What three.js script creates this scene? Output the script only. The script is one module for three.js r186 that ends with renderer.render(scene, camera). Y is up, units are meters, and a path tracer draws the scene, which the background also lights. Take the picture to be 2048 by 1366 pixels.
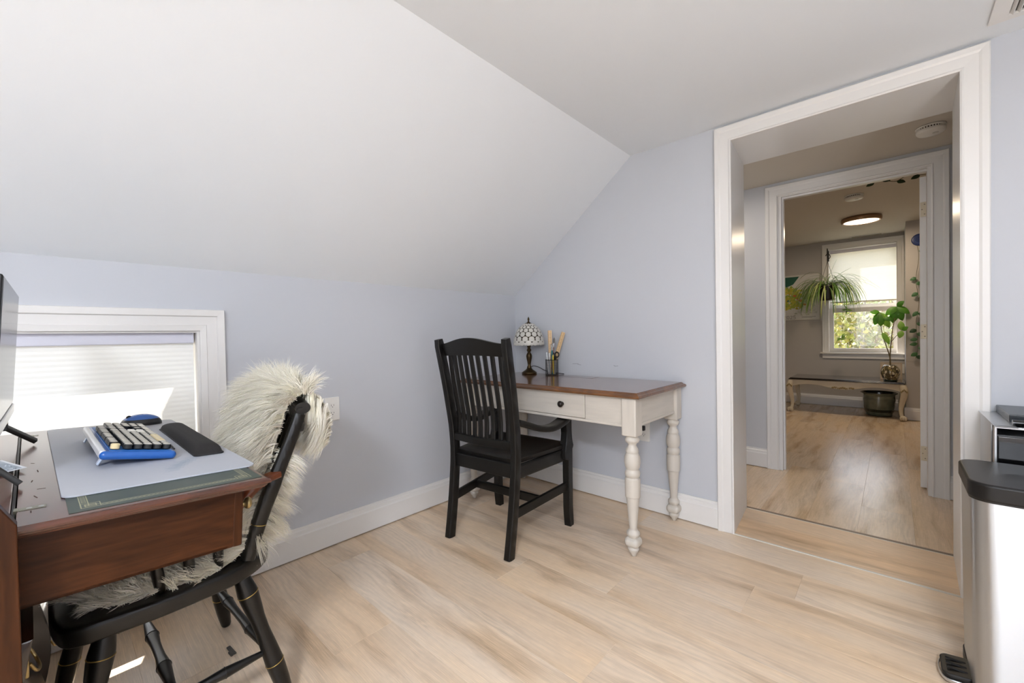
import * as THREE from 'three';
import { RoundedBoxGeometry } from 'three/addons/geometries/RoundedBoxGeometry.js';
import { mergeGeometries, toCreasedNormals } from 'three/addons/utils/BufferGeometryUtils.js';
import { RectAreaLightUniformsLib } from 'three/addons/lights/RectAreaLightUniformsLib.js';

// ------------------------------------------------------------------ camera, sky, sun, exposure
const scene = new THREE.Scene();
const camera = new THREE.PerspectiveCamera(2 * Math.atan(683 / 836.7) * 180 / Math.PI, 2048 / 1366, 0.05, 200);
{
  const yaw = 0.7391, pitch = -0.0149, roll = -0.0181;
  const f = new THREE.Vector3(-Math.sin(yaw) * Math.cos(pitch), Math.sin(pitch), -Math.cos(yaw) * Math.cos(pitch));
  const r = new THREE.Vector3().crossVectors(f, new THREE.Vector3(0, 1, 0)).normalize(), u = new THREE.Vector3().crossVectors(r, f);
  const c = Math.cos(roll), s = Math.sin(roll);
  const X = r.clone().multiplyScalar(c).addScaledVector(u, s), Y = r.clone().multiplyScalar(-s).addScaledVector(u, c);
  camera.position.set(2.165, 1.075, 2.417);
  camera.quaternion.setFromRotationMatrix(new THREE.Matrix4().makeBasis(X, Y, f.clone().negate()));
}
const renderer = new THREE.WebGLRenderer({ antialias: true });
renderer.toneMapping = THREE.LinearToneMapping;
renderer.toneMappingExposure = 1.18;
renderer.shadowMap.enabled = true;
RectAreaLightUniformsLib.init();
{
  const W = 256, H = 128, d = new Float32Array(W * H * 4);
  for (let y = 0; y < H; y++) for (let x = 0; x < W; x++) {
    const up = ((y + 0.5) / H - 0.5) * 2, t = Math.max(0, up), i = (y * W + x) * 4;
    const k = Math.pow(1 - t, 2.2);
    d[i] = 0.62 + 0.48 * k; d[i + 1] = 0.78 + 0.34 * k; d[i + 2] = 1.05 + 0.1 * k; d[i + 3] = 1;
  }
  const sky = new THREE.DataTexture(d, W, H, THREE.RGBAFormat, THREE.FloatType);
  sky.mapping = THREE.EquirectangularReflectionMapping; sky.magFilter = THREE.LinearFilter; sky.needsUpdate = true;
  scene.background = sky; scene.backgroundIntensity = 3.0;
}
const ADDED_LAMP_ROOM = 128, ADDED_LAMP_FLOOR = 160, ADDED_LAMP_HALL = 26;  // strengths of the unseen lamps added to brighten room and hall
const sun = new THREE.DirectionalLight(0xfff7ec, 15);
sun.position.set(-6, 5.1, 0.3); sun.target.position.set(0, 0, 2.4);
sun.castShadow = true;
Object.assign(sun.shadow.camera, { left: -5, right: 5, top: 5, bottom: -5, near: 0.5, far: 20 });
sun.shadow.mapSize.set(2048, 2048);
scene.add(sun, sun.target);

// ------------------------------------------------------------------ helpers
let seed = 12345;
const rnd = () => { seed = (seed + 0x6d2b79f5) | 0; let t = Math.imul(seed ^ (seed >>> 15), 1 | seed); t = (t + Math.imul(t ^ (t >>> 7), 61 | t)) ^ t; return ((t ^ (t >>> 14)) >>> 0) / 4294967296; };
const rr = (a, b) => a + (b - a) * rnd();
const V = (x, y, z) => new THREE.Vector3(x, y, z);
const lerp = (a, b, t) => a + (b - a) * t;
const names = new Map();
const numbered = (n) => { const k = names.get(n) || 0; names.set(n, k + 1); return k ? n + '_' + String(k).padStart(3, '0') : n; };
function tag(o, label, category, group) { o.userData.label = label; o.userData.category = category; if (group) o.userData.group = group; return o; }
function thing(name, label, category, pos = [0, 0, 0], rot = [0, 0, 0], group) {
  const o = new THREE.Group(); o.name = numbered(name); o.position.set(...pos); o.rotation.set(...rot); scene.add(o);
  return tag(o, label, category, group);
}
function obj(name, geos, m, parent = scene) {
  const list = [].concat(geos);
  const g = list.length > 1 ? mergeGeometries(list.map((k) => { const q = k.index ? k.toNonIndexed() : k; for (const a of Object.keys(q.attributes)) if (!['position', 'normal', 'uv'].includes(a)) q.deleteAttribute(a); return q; })) : list[0];
  const o = new THREE.Mesh(g, m); o.name = parent === scene ? numbered(name) : name; parent.add(o); return o;
}
function struct(name, geos, m) { const o = obj(name, geos, m); o.userData.kind = 'structure'; return o; }
// box projection uv in metres; the grain (u) runs along the axis 'along'
function uvBox(g, along = 0, ou = 0, ov = 0) {
  g = g.index ? g.toNonIndexed() : g;
  const p = g.attributes.position, n = g.attributes.normal, uv = new Float32Array(p.count * 2);
  for (let i = 0; i < p.count; i += 3) {
    const nx = Math.abs(n.getX(i) + n.getX(i + 1) + n.getX(i + 2)), ny = Math.abs(n.getY(i) + n.getY(i + 1) + n.getY(i + 2)), nz = Math.abs(n.getZ(i) + n.getZ(i + 1) + n.getZ(i + 2));
    const ax = nx >= ny && nx >= nz ? 0 : ny >= nz ? 1 : 2;
    let a = along, b;
    if (a === ax) { a = (ax + 1) % 3; b = (ax + 2) % 3; } else b = 3 - ax - a;
    for (let k = i; k < i + 3; k++) { const c = [p.getX(k), p.getY(k), p.getZ(k)]; uv[k * 2] = c[a] + ou; uv[k * 2 + 1] = c[b] + ov; }
  }
  g.setAttribute('uv', new THREE.BufferAttribute(uv, 2));
  return g;
}
const box = (x0, x1, y0, y1, z0, z1) => uvBox(new THREE.BoxGeometry(x1 - x0, y1 - y0, z1 - z0).translate((x0 + x1) / 2, (y0 + y1) / 2, (z0 + z1) / 2));
const rbox = (x0, x1, y0, y1, z0, z1, r = 0.003, along = 0, seg = 2) => uvBox(new RoundedBoxGeometry(x1 - x0, y1 - y0, z1 - z0, seg, Math.min(r, (x1 - x0) / 2.01, (y1 - y0) / 2.01, (z1 - z0) / 2.01)).translate((x0 + x1) / 2, (y0 + y1) / 2, (z0 + z1) / 2), along, rnd(), rnd());
const cyl = (r0, r1, h, n = 24) => new THREE.CylinderGeometry(r1, r0, h, n).translate(0, h / 2, 0);
const lathe = (pts, n = 32) => new THREE.LatheGeometry(pts.map(([r, y]) => new THREE.Vector2(r, y)), n);
const smooth = (g, a = 0.6) => toCreasedNormals(g, a);
// raw triangle soup from quads
class MB {
  constructor() { this.p = []; this.uv = []; }
  tri(a, b, c, ua = [0, 0], ub = [0, 0], uc = [0, 0]) { for (const v of [a, b, c]) this.p.push(v.x, v.y, v.z); this.uv.push(...ua, ...ub, ...uc); }
  quad(a, b, c, d, ua = [0, 0], ub = [1, 0], uc = [1, 1], ud = [0, 1]) { this.tri(a, b, c, ua, ub, uc); this.tri(a, c, d, ua, uc, ud); }
  geo(crease = 0.5) {
    const g = new THREE.BufferGeometry();
    g.setAttribute('position', new THREE.Float32BufferAttribute(this.p, 3)); g.setAttribute('uv', new THREE.Float32BufferAttribute(this.uv, 2));
    g.computeVertexNormals();
    return crease ? toCreasedNormals(g, crease) : g;
  }
}
// straight moulding: profile points [u, d]; position = P + u*U + d*D, ends mitred by u*m
function moulding(profile, A, B, U, D, mA = 0, mB = 0) {
  const dir = B.clone().sub(A).normalize(), mb = new MB(), n = profile.length;
  const at = (P, [u, d], m) => P.clone().addScaledVector(U, u).addScaledVector(D, d).addScaledVector(dir, m * u);
  const a = profile.map((q) => at(A, q, -mA)), b = profile.map((q) => at(B, q, mB));
  const flip = dir.clone().cross(U).dot(D) > 0;
  const L = A.distanceTo(B); let acc = 0;
  for (let i = 0; i < n; i++) {
    const j = (i + 1) % n, w = Math.hypot(profile[j][0] - profile[i][0], profile[j][1] - profile[i][1]);
    const u0 = [0, acc], u1 = [L, acc], u2 = [L, acc + w], u3 = [0, acc + w]; acc += w;
    if (flip) mb.quad(a[i], a[j], b[j], b[i], u0, u3, u2, u1); else mb.quad(a[i], b[i], b[j], a[j], u0, u1, u2, u3);
  }
  const cap = THREE.ShapeUtils.triangulateShape(profile.map(([u, d]) => new THREE.Vector2(u, d)), []);
  for (const [i, j, k] of cap) { if (flip) { mb.tri(a[i], a[j], a[k]); mb.tri(b[i], b[k], b[j]); } else { mb.tri(a[i], a[k], a[j]); mb.tri(b[i], b[j], b[k]); } }
  return fixOut(mb.geo(0.25));
}
// turn a closed soup so that its faces point outward (signed volume)
function fixOut(g) {
  const p = g.attributes.position; let v = 0; const a = V(), b = V(), c = V();
  for (let i = 0; i < p.count; i += 3) { a.fromBufferAttribute(p, i); b.fromBufferAttribute(p, i + 1); c.fromBufferAttribute(p, i + 2); v += a.dot(b.cross(c)); }
  if (v < 0) {
    for (const k of Object.keys(g.attributes)) { const t = g.attributes[k], s = t.itemSize; for (let i = 0; i < t.count; i += 3) for (let q = 0; q < s; q++) { const x = t.array[(i + 1) * s + q]; t.array[(i + 1) * s + q] = t.array[(i + 2) * s + q]; t.array[(i + 2) * s + q] = x; } }
    const nn = g.attributes.normal; for (let i = 0; i < nn.array.length; i++) nn.array[i] *= -1;
  }
  return g;
}
// sweep of a rounded-rectangle or round section along points; size(t) -> [w, h]; up sets the h direction
function sweep(pts, size, { n = 24, up = V(0, 0, 1), round = 0.35, m = 12, crease = 0.7, curve = true } = {}) {
  const c = curve ? new THREE.CatmullRomCurve3(pts) : null, rings = [], mb = new MB();
  const steps = curve ? n : pts.length - 1;
  for (let i = 0; i <= steps; i++) {
    const t = i / steps, P = curve ? c.getPoint(t) : pts[i];
    const T = curve ? c.getTangent(t) : (i === 0 ? pts[1].clone().sub(pts[0]) : i === steps ? pts[i].clone().sub(pts[i - 1]) : pts[i + 1].clone().sub(pts[i - 1])).normalize();
    const S = T.clone().cross(up).normalize(), U = S.clone().cross(T).normalize(), [w, h] = size(t), ring = [];
    for (let k = 0; k < m; k++) {
      const a = (k + 0.5) / m * Math.PI * 2, ca = Math.cos(a), sa = Math.sin(a), e = round;
      const x = Math.sign(ca) * Math.pow(Math.abs(ca), e) * w / 2, y = Math.sign(sa) * Math.pow(Math.abs(sa), e) * h / 2;
      ring.push(P.clone().addScaledVector(S, x).addScaledVector(U, y));
    }
    rings.push({ ring, P });
  }
  let L = 0; const len = [0]; for (let i = 1; i <= steps; i++) { L += rings[i].P.distanceTo(rings[i - 1].P); len.push(L); }
  for (let i = 0; i < steps; i++) for (let k = 0; k < m; k++) {
    const k2 = (k + 1) % m, A = rings[i].ring, B = rings[i + 1].ring, v0 = k * 0.01, v1 = (k + 1) * 0.01;
    mb.quad(A[k], A[k2], B[k2], B[k], [len[i], v0], [len[i], v1], [len[i + 1], v1], [len[i + 1], v0]);
  }
  for (const [e, s] of [[0, 1], [steps, -1]]) for (let k = 0; k < m; k++) { const k2 = (k + 1) % m, { ring, P } = rings[e]; s > 0 ? mb.tri(P, ring[k2], ring[k]) : mb.tri(P, ring[k], ring[k2]); }
  return fixOut(mb.geo(crease));
}
const roundT = { round: 1, m: 10 };
// lathed profile [[t, r]...] laid from A to B
function turned(A, B, prof, n = 16) {
  const L = A.distanceTo(B), g = lathe([[0.0001, 0], ...prof.map(([t, r]) => [r, t * L]), [0.0001, L]], n);
  return g.applyQuaternion(new THREE.Quaternion().setFromUnitVectors(V(0, 1, 0), B.clone().sub(A).normalize())).translate(A.x, A.y, A.z);
}
function extrude(shape, depth, { bevel = 0, holes = [], seg = 2, curve = 16 } = {}) {
  for (const h of holes) shape.holes.push(h);
  return new THREE.ExtrudeGeometry(shape, { depth, bevelEnabled: bevel > 0, bevelSize: bevel, bevelThickness: bevel, bevelSegments: seg, bevelOffset: -bevel, curveSegments: curve });
}
const poly = (pts) => new THREE.Shape(pts.map(([x, y]) => new THREE.Vector2(x, y)));
const pathRect = (x0, x1, y0, y1) => { const p = new THREE.Path(); p.moveTo(x0, y0); p.lineTo(x0, y1); p.lineTo(x1, y1); p.lineTo(x1, y0); p.closePath(); return p; };
function rrect(w, h, r) { const s = new THREE.Shape(), x = w / 2, y = h / 2; s.moveTo(-x + r, -y); s.lineTo(x - r, -y); s.absarc(x - r, -y + r, r, -Math.PI / 2, 0); s.lineTo(x, y - r); s.absarc(x - r, y - r, r, 0, Math.PI / 2); s.lineTo(-x + r, y); s.absarc(-x + r, y - r, r, Math.PI / 2, Math.PI); s.lineTo(-x, -y + r); s.absarc(-x + r, -y + r, r, Math.PI, Math.PI * 1.5); return s; }

// ------------------------------------------------------------------ noise and textures
const perm = new Uint8Array(512); { const p = [...Array(256).keys()]; for (let i = 255; i > 0; i--) { const j = Math.floor(rnd() * (i + 1)); [p[i], p[j]] = [p[j], p[i]]; } for (let i = 0; i < 512; i++) perm[i] = p[i & 255]; }
function noise(x, y, px = 256, py = 256) { // value noise, periodic
  const xi = Math.floor(x), yi = Math.floor(y), fx = x - xi, fy = y - yi, u = fx * fx * (3 - 2 * fx), v = fy * fy * (3 - 2 * fy);
  const h = (a, b) => perm[perm[((a % px) + px) % px & 255] + (((b % py) + py) % py & 255)] / 255;
  return lerp(lerp(h(xi, yi), h(xi + 1, yi), u), lerp(h(xi, yi + 1), h(xi + 1, yi + 1), u), v) * 2 - 1;
}
const fbm = (x, y, o, px, py) => { let s = 0, a = 0.5; for (let i = 0; i < o; i++) { s += a * noise(x, y, px, py); x *= 2; y *= 2; px *= 2; py *= 2; a *= 0.5; } return s; };
function dataTex(W, H, f, srgb = true, rep = true) {
  const d = new Uint8Array(W * H * 4);
  for (let y = 0; y < H; y++) for (let x = 0; x < W; x++) { const c = f(x / W, y / H), i = (y * W + x) * 4; d[i] = Math.max(0, Math.min(255, c[0])); d[i + 1] = Math.max(0, Math.min(255, c[1])); d[i + 2] = Math.max(0, Math.min(255, c[2])); d[i + 3] = 255; }
  const t = new THREE.DataTexture(d, W, H, THREE.RGBAFormat); t.magFilter = THREE.LinearFilter; t.minFilter = THREE.LinearMipmapLinearFilter; t.generateMipmaps = true;
  if (srgb) t.colorSpace = THREE.SRGBColorSpace; if (rep) t.wrapS = t.wrapT = THREE.RepeatWrapping; t.needsUpdate = true; return t;
}
function canvasTex(W, H, draw) { const c = document.createElement('canvas'); c.width = W; c.height = H; draw(c.getContext('2d'), W, H); const t = new THREE.CanvasTexture(c); t.colorSpace = THREE.SRGBColorSpace; return t; }
// oak-look vinyl plank: covers 2.56 m x 0.64 m
const knots = [[0.13, 0.2], [0.41, 0.62], [0.66, 0.33], [0.87, 0.8], [0.28, 0.9], [0.55, 0.08]].map(([x, y]) => [x, y, rr(0.6, 1.3)]);
const oak = dataTex(2048, 1024, (u, v) => {
  const wy = fbm(u * 7 + 31, v * 4 + 7, 3, 7, 4), wx = fbm(u * 4, v * 5, 2, 4, 5);
  let kd = 0, kw = 0;
  for (const [ku, kv, ks] of knots) { const dx = (u - ku) * 2.56 / 1.9, dy = (v - kv) * 0.9, d = Math.hypot(dx, dy) / (0.05 * ks); if (d < 3) { const e = Math.exp(-d * d * 1.1); kd += e; kw += Math.exp(-d * 0.9) * (dy > 0 ? 1 : -1); } }
  const yy = v * 34 + wy * 2.2 + wx * 2.6 + kw * 3;
  const rings = Math.sin(yy * 6.283 + 1.6 * noise(u * 14, v * 50, 14, 50));
  const f1 = noise(u * 36, v * 512 + wy * 8, 36, 512), f2 = noise(u * 110, v * 400 + wy * 12, 110, 256), fib = f1 * 0.6 + f2 * 0.4;
  const patch = fbm(u * 3 + 5, v * 4 + 11, 3, 3, 4), broad = fbm(u * 4 + 9, v * 6 + wy * 0.6, 4, 4, 6), streak = fbm(u * 5 + 3, v * 16 + wy * 0.8, 4, 5, 16);
  const mask = Math.max(0, Math.min(1, 0.2 + patch * 2.6 + kd));
  const dk = Math.max(0, broad - 0.07) * 0.62 + Math.max(0, streak - 0.13) * 0.34 + kd * 0.12;
  const fleck = Math.pow(Math.max(0, f1 - 0.3), 1.5) * 0.10;
  const k = 0.975 + 0.02 * rings * mask - dk * 0.4 + fib * 0.03 * (1 + dk * 5) + fleck + fbm(u * 120, v * 60, 2, 120, 60) * 0.02;
  const g = Math.max(0, Math.min(1, 0.5 + patch * 2.0));
  return [lerp(240, 236, g) * k, lerp(214, 216, g) * (k - dk * 0.09), lerp(183, 193, g) * (k - dk * 0.2)];
});
// grey-scale wood grain, 1.28 m x 0.64 m, tinted by each material's colour
const grain = dataTex(1024, 512, (u, v) => {
  const w = fbm(u * 5, v * 6, 3, 5, 6), y = v * 26 + w * 3;
  const k = 205 + 26 * Math.sin(y * 6.283 + 3 * noise(u * 8, v * 20, 8, 20)) * (0.4 + 0.6 * Math.abs(w)) + 30 * fbm(u * 5, v * 40 + w * 2, 3, 5, 40) + 18 * noise(u * 50, v * 240, 50, 240) + 34 * fbm(u * 4 + 7, v * 7 + 3, 2, 4, 7);
  return [k, k, k];
});
function tile(t, sx, sy, rot = 0) { const q = t.clone(); q.repeat.set(sx, sy); q.rotation = rot; q.needsUpdate = true; return q; }
const grainM = tile(grain, 1 / 1.28, 1 / 0.64);
const C = (h) => new THREE.Color(h);
const std = (color, roughness = 0.6, metalness = 0, extra = {}) => new THREE.MeshStandardMaterial({ color: C(color), roughness, metalness, ...extra });
const phy = (color, roughness, extra = {}) => new THREE.MeshPhysicalMaterial({ color: C(color), roughness, ...extra });
const woodM = (color, rough = 0.4, extra = {}) => phy(color, rough, { map: grainM, ...extra });
const M = {
  wall: std(0xc5c7cc, 0.75), ceil: std(0xe6e9ec, 0.85), trim: std(0xe6e3df, 0.32), trimHall: std(0xe4e3e2, 0.3), hallCeil: std(0xd6d0c6, 0.85), farWall: std(0xb8b4b0, 0.75),
  plank: std(0xffffff, 0.42), under: std(0xa08a6e, 0.9), caulk: std(0xd8d2c6, 0.6), exterior: std(0xb9b6b0, 0.8),
  plastic: std(0xe9e7e2, 0.35), outletDark: std(0x1d1a18, 0.6), black: std(0x14120f, 0.45), rubber: std(0x0e0e0e, 0.8),
  blackWood: phy(0x0a0806, 0.42, { clearcoat: 0.12, clearcoatRoughness: 0.35, specularIntensity: 0.7 }),
  blackGloss: phy(0x090806, 0.38, { clearcoat: 0.2, clearcoatRoughness: 0.28, specularIntensity: 0.7 }), gold: std(0xb79a58, 0.4, 0.8),
  deskWhite: phy(0xd6cec2, 0.5, { map: tile(dataTex(256, 256, (u, v) => { const k = 246 + 10 * fbm(u * 4, v * 40, 3, 4, 40); return [k, k, k]; }), 1 / 0.6, 1 / 0.6) }),
  deskTop: woodM(0x8f5f40, 0.22, { clearcoat: 0.8, clearcoatRoughness: 0.12 }), deskEdge: woodM(0x85552c, 0.3, { clearcoat: 0.3 }),
  cherry: woodM(0x4a2812, 0.36, { specularIntensity: 0.35 }), cherryTop: woodM(0x5c3020, 0.24, { clearcoat: 0.35, clearcoatRoughness: 0.14 }), mahogany: woodM(0x30190f, 0.22, { clearcoat: 0.6, clearcoatRoughness: 0.15 }),
  brass: std(0xa89468, 0.35, 0.9), bronze: std(0x4a3a22, 0.38, 0.75), darkKnob: std(0x1f1713, 0.35, 0.4),
  steel: new THREE.MeshPhysicalMaterial({ color: C(0xc6c9cc), metalness: 1, roughness: 0.34, anisotropy: 0.9, anisotropyRotation: Math.PI / 2 }), silver: std(0xc4c5c6, 0.3, 0.9),
  blindFar: phy(0xf3f0e2, 1, { transmission: 0.45, thickness: 0, side: THREE.DoubleSide }), blind: phy(0xf3f3f0, 1, { transmission: 0.15, thickness: 0, side: THREE.DoubleSide }), glass: phy(0xffffff, 0.0, { transmission: 1, thickness: 0 }),
};

// ------------------------------------------------------------------ the setting
const XR = 3.45, ZF = 4.0, RIDGE = 0.975, CEIL = 2.164, KNEE = 1.379, SL = (CEIL - KNEE) / RIDGE;
const WZ0 = 2.0, WZ1 = 3.06, WY0 = 0.2, WY1 = 1.118;           // left window opening
const DX0 = 1.54, DX1 = 2.36, DY = 2.072;                        // doorway of the room
const RY0 = -0.05;
// floor of the room: planks along x
function plankGeo(x0, x1, z0, z1, along) {
  const c = 0.0006, y = 0, h = 0.006, mb = new MB(), g = 0.0001;
  const a = [V(x0 + g, y - c, z0 + g), V(x1 - g, y - c, z0 + g), V(x1 - g, y - c, z1 - g), V(x0 + g, y - c, z1 - g)];
  const t = [V(x0 + c, y, z0 + c), V(x1 - c, y, z0 + c), V(x1 - c, y, z1 - c), V(x0 + c, y, z1 - c)];
  const b = a.map((p) => p.clone().setY(-h));
  const ou = rnd() * 2.56, ov = rnd() * 0.64, uv = (p) => along === 0 ? [(p.x + ou) / 2.56, (p.z + ov) / 0.64] : [(p.z + ou) / 2.56, (p.x + ov) / 0.64];
  const q = (A, B, Cc, D) => mb.quad(A, B, Cc, D, uv(A), uv(B), uv(Cc), uv(D));
  q(t[3], t[2], t[1], t[0]);
  for (let i = 0; i < 4; i++) { const j = (i + 1) % 4; q(t[i], t[j], a[j], a[i]); q(a[i], a[j], b[j], b[i]); }
  return mb.geo(0);
}
const plankMats = [[0xffffff, .42], [0xfaf7f3, .44], [0xfefbf6, .4], [0xf7f4f0, .43]].map(([c, r]) => std(c, r - 0.08, 0, { map: oak, bumpMap: oak, bumpScale: 0.0004 }));
const hallMats = plankMats.map((m) => { const q = m.clone(); q.roughness = 0.24; return q; });
{
  const f = struct('floor', box(0, XR, -0.12, -0.006, 0, ZF), M.under);
  const w = 0.225, len = 1.52, ends = [1.1, 0.35, 1.73, 1.285, 0.87, 1.45, 0.2, 0.762, 1.2, 0.5, 1.38, 0.9];
  for (let row = 0, z = 0; z < ZF - 0.01; row++, z += w) {
    let x = ends[row % 12] - len - (ends[row % 12] > 0 ? 0 : len); if (x > 0) x -= len;
    for (; x < XR; x += len) { const x0 = Math.max(0, x), x1 = Math.min(XR, x + len); if (x1 - x0 > 0.03) obj('plank', plankGeo(x0, x1, z, Math.min(ZF, z + w), 0), plankMats[Math.floor(rnd() * 4)], f); }
  }
}
const HX0 = 0.5, HX1 = 3.1, FZ = -4.97;
{
  const f = struct('floor', box(HX0, HX1, -0.12, -0.006, FZ, -0.40), M.under);
  const w = 0.225, len = 1.52;
  for (let col = 0, x = HX0 - 0.056; x < HX1; col++, x += w) {
    let z = FZ - ((col * 0.43 + (col % 3) * 0.29) % 1) * len;
    for (; z < -0.4; z += len) { const z0 = Math.max(FZ, z), z1 = Math.min(-0.405, z + len); if (z1 - z0 > 0.03) obj('plank', plankGeo(Math.max(HX0, x), Math.min(HX1, x + w), z0, z1, 2), hallMats[Math.floor(rnd() * 4)], f); }
  }
}
// left knee wall with the window opening
{
  const s = poly([[-ZF - 0.2, -0.12], [0.41, -0.12], [0.41, KNEE + 0.02], [-ZF - 0.2, KNEE + 0.02]]);   // shape x = -z
  struct('wall_left', extrude(s, 0.16, { holes: [pathRect(-WZ1, -WZ0, WY0, WY1)] }).rotateY(Math.PI / 2).translate(-0.16, 0, 0), M.wall);
}
// back wall, 0.41 m thick, with the doorway
struct('wall_back', extrude(poly([[0, -0.12], [XR, -0.12], [XR, CEIL], [RIDGE, CEIL], [0, KNEE]]), 0.40, { holes: [pathRect(DX0 - 0.055, DX1 + 0.06, -0.12 + 0.0001, DY + 0.02)] }).translate(0, 0, -0.40), M.wall);
// wall behind the camera with an added window, and the right wall
const BWX0 = 1.05, BWX1 = 3.3, BWY0 = 0.5, BWY1 = 2.06;
struct('wall_front', extrude(poly([[0, -0.12], [XR, -0.12], [XR, CEIL], [RIDGE, CEIL], [0, KNEE]]), 0.2, { holes: [pathRect(BWX0, BWX1, BWY0, BWY1)] }).translate(0, 0, ZF), M.wall);
struct('wall_right', box(XR, XR + 0.15, -0.12, CEIL + 0.1, -0.41, ZF + 0.2), M.wall);
// roof slope and flat ceiling
{
  const t = 0.12, ex = -0.30, ey = KNEE + SL * ex;
  struct('ceiling', extrude(poly([[0, KNEE], [RIDGE, CEIL], [RIDGE, CEIL + t * 1.3], [ex, ey + t * 1.3], [ex, ey]].map((p) => p)), ZF + 0.62).translate(0, 0, -0.41), M.ceil);
  struct('ceiling', box(RIDGE, XR + 0.15, CEIL, CEIL + 0.15, -0.41, ZF + 0.2), M.ceil);
  struct('trim', box(ex - 0.02, ex, ey - 0.02, ey + 0.16, -0.41, ZF + 0.2), M.trim);
}
// hall and far room shells
const HC = 2.2, FC = 2.315, IZ = -1.332, IZ2 = -1.45, IX0 = 1.53, IX1 = 2.335, IY = 2.10;
struct('ceiling', box(HX0 - 0.1, HX1 + 0.1, HC, HC + 0.2, IZ - 0.06, -0.40), M.hallCeil);
struct('ceiling', box(HX0 - 0.1, HX1 + 0.1, FC, FC + 0.1, FZ - 0.15, IZ - 0.06), M.hallCeil);
struct('wall_hall_left', box(HX0 - 0.1, HX0, -0.12, FC, FZ - 0.15, -0.40), M.farWall);
struct('wall_hall_right', box(HX1, HX1 + 0.1, -0.12, FC, FZ - 0.15, -0.40), M.farWall);
struct('wall_hall_back', extrude(poly([[HX0, -0.12], [HX1, -0.12], [HX1, FC], [HX0, FC]]), 0.118, { holes: [pathRect(IX0, IX1, -0.1199, IY)] }).translate(0, 0, IZ2), M.wall);
const FX0 = 1.495, FX1 = 2.215, FY0 = 0.755, FY1 = 2.195;
struct('wall_far', extrude(poly([[HX0, -0.12], [HX1, -0.12], [HX1, FC], [HX0, FC]]), 0.15, { holes: [pathRect(FX0, FX1, FY0, FY1)] }).translate(0, 0, FZ - 0.15), M.farWall);
struct('wall_far_pier', box(2.275, HX1, -0.12, FC, FZ, -4.29), M.farWall);
// threshold
{
  const t = thing('threshold', 'light oak threshold board across the white doorway', 'threshold');
  t.userData = { kind: 'structure' };
  const g = box(DX0 - 0.05, DX1 + 0.05, -0.01, 0.004, -0.388, 0.004);
  const uv = g.attributes.uv; for (let i = 0; i < uv.count; i++) uv.setXY(i, uv.getX(i) / 2.56 + 0.3, uv.getY(i) / 0.64 + 0.5);
  obj('board', g, std(0xfaf0e2, .42, 0, { map: oak }), t);
  obj('caulk_line', [box(DX0 - 0.01, DX1 + 0.02, -0.005, 0.0045, 0.004, 0.012), box(DX0 - 0.05, DX1 + 0.05, -0.005, 0.005, -0.395, -0.388)], M.caulk, t);
  obj('edge_strip', moulding([[0, 0], [0, 0.003], [0.004, 0.008], [0.016, 0.008], [0.022, 0.002], [0.022, 0]], V(DX0 - 0.05, 0, -0.395), V(DX1 + 0.05, 0, -0.395), V(0, 0, -1), V(0, 1, 0)), std(0x7d6a58, 0.4), t);
}
// casings and baseboards
const CAS = [[0, 0], [0, 0.012], [0.006, 0.016], [0.012, 0.013], [0.05, 0.015], [0.058, 0.019], [0.076, 0.021], [0.08, 0.017], [0.08, 0]];
const BASE = [[0.006, 0], [0.006, 0.016], [0.110, 0.016], [0.116, 0.012], [0.132, 0.011], [0.136, 0.007], [0.148, 0.006], [0.148, 0]];
function casing(y, x0, x1, ztop, face, prof = CAS, m = M.trim, bottom = 0) { }
{
  const zf = 0, D = V(0, 0, 1);
  struct('trim', [moulding(CAS, V(DX0, 0.001, zf), V(DX0, DY, zf), V(-1, 0, 0), D, 0, 1), moulding(CAS, V(DX1, 0.001, zf), V(DX1, DY, zf), V(1, 0, 0), D, 0, 1), moulding(CAS, V(DX0, DY, zf), V(DX1, DY, zf), V(0, 1, 0), D, 1, 1)], M.trim);
  // splayed jamb boards and head
  const jl = extrude(poly([[DX0 - 0.058, 0.40], [DX0 - 0.036, 0.40], [DX0, 0], [DX0 - 0.058, 0]]), DY + 0.02).rotateX(-Math.PI / 2).scale(1, 1, 1);
  const jr = extrude(poly([[DX1, 0], [DX1 + 0.010, 0.40], [DX1 + 0.062, 0.40], [DX1 + 0.062, 0]]), DY + 0.02).rotateX(-Math.PI / 2);
  struct('trim', [jl.translate(0, 0.001, 0), jr.translate(0, 0.001, 0), box(DX0 - 0.06, DX1 + 0.06, DY, DY + 0.02, -0.40, 0)], M.trimHall);
}
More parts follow.
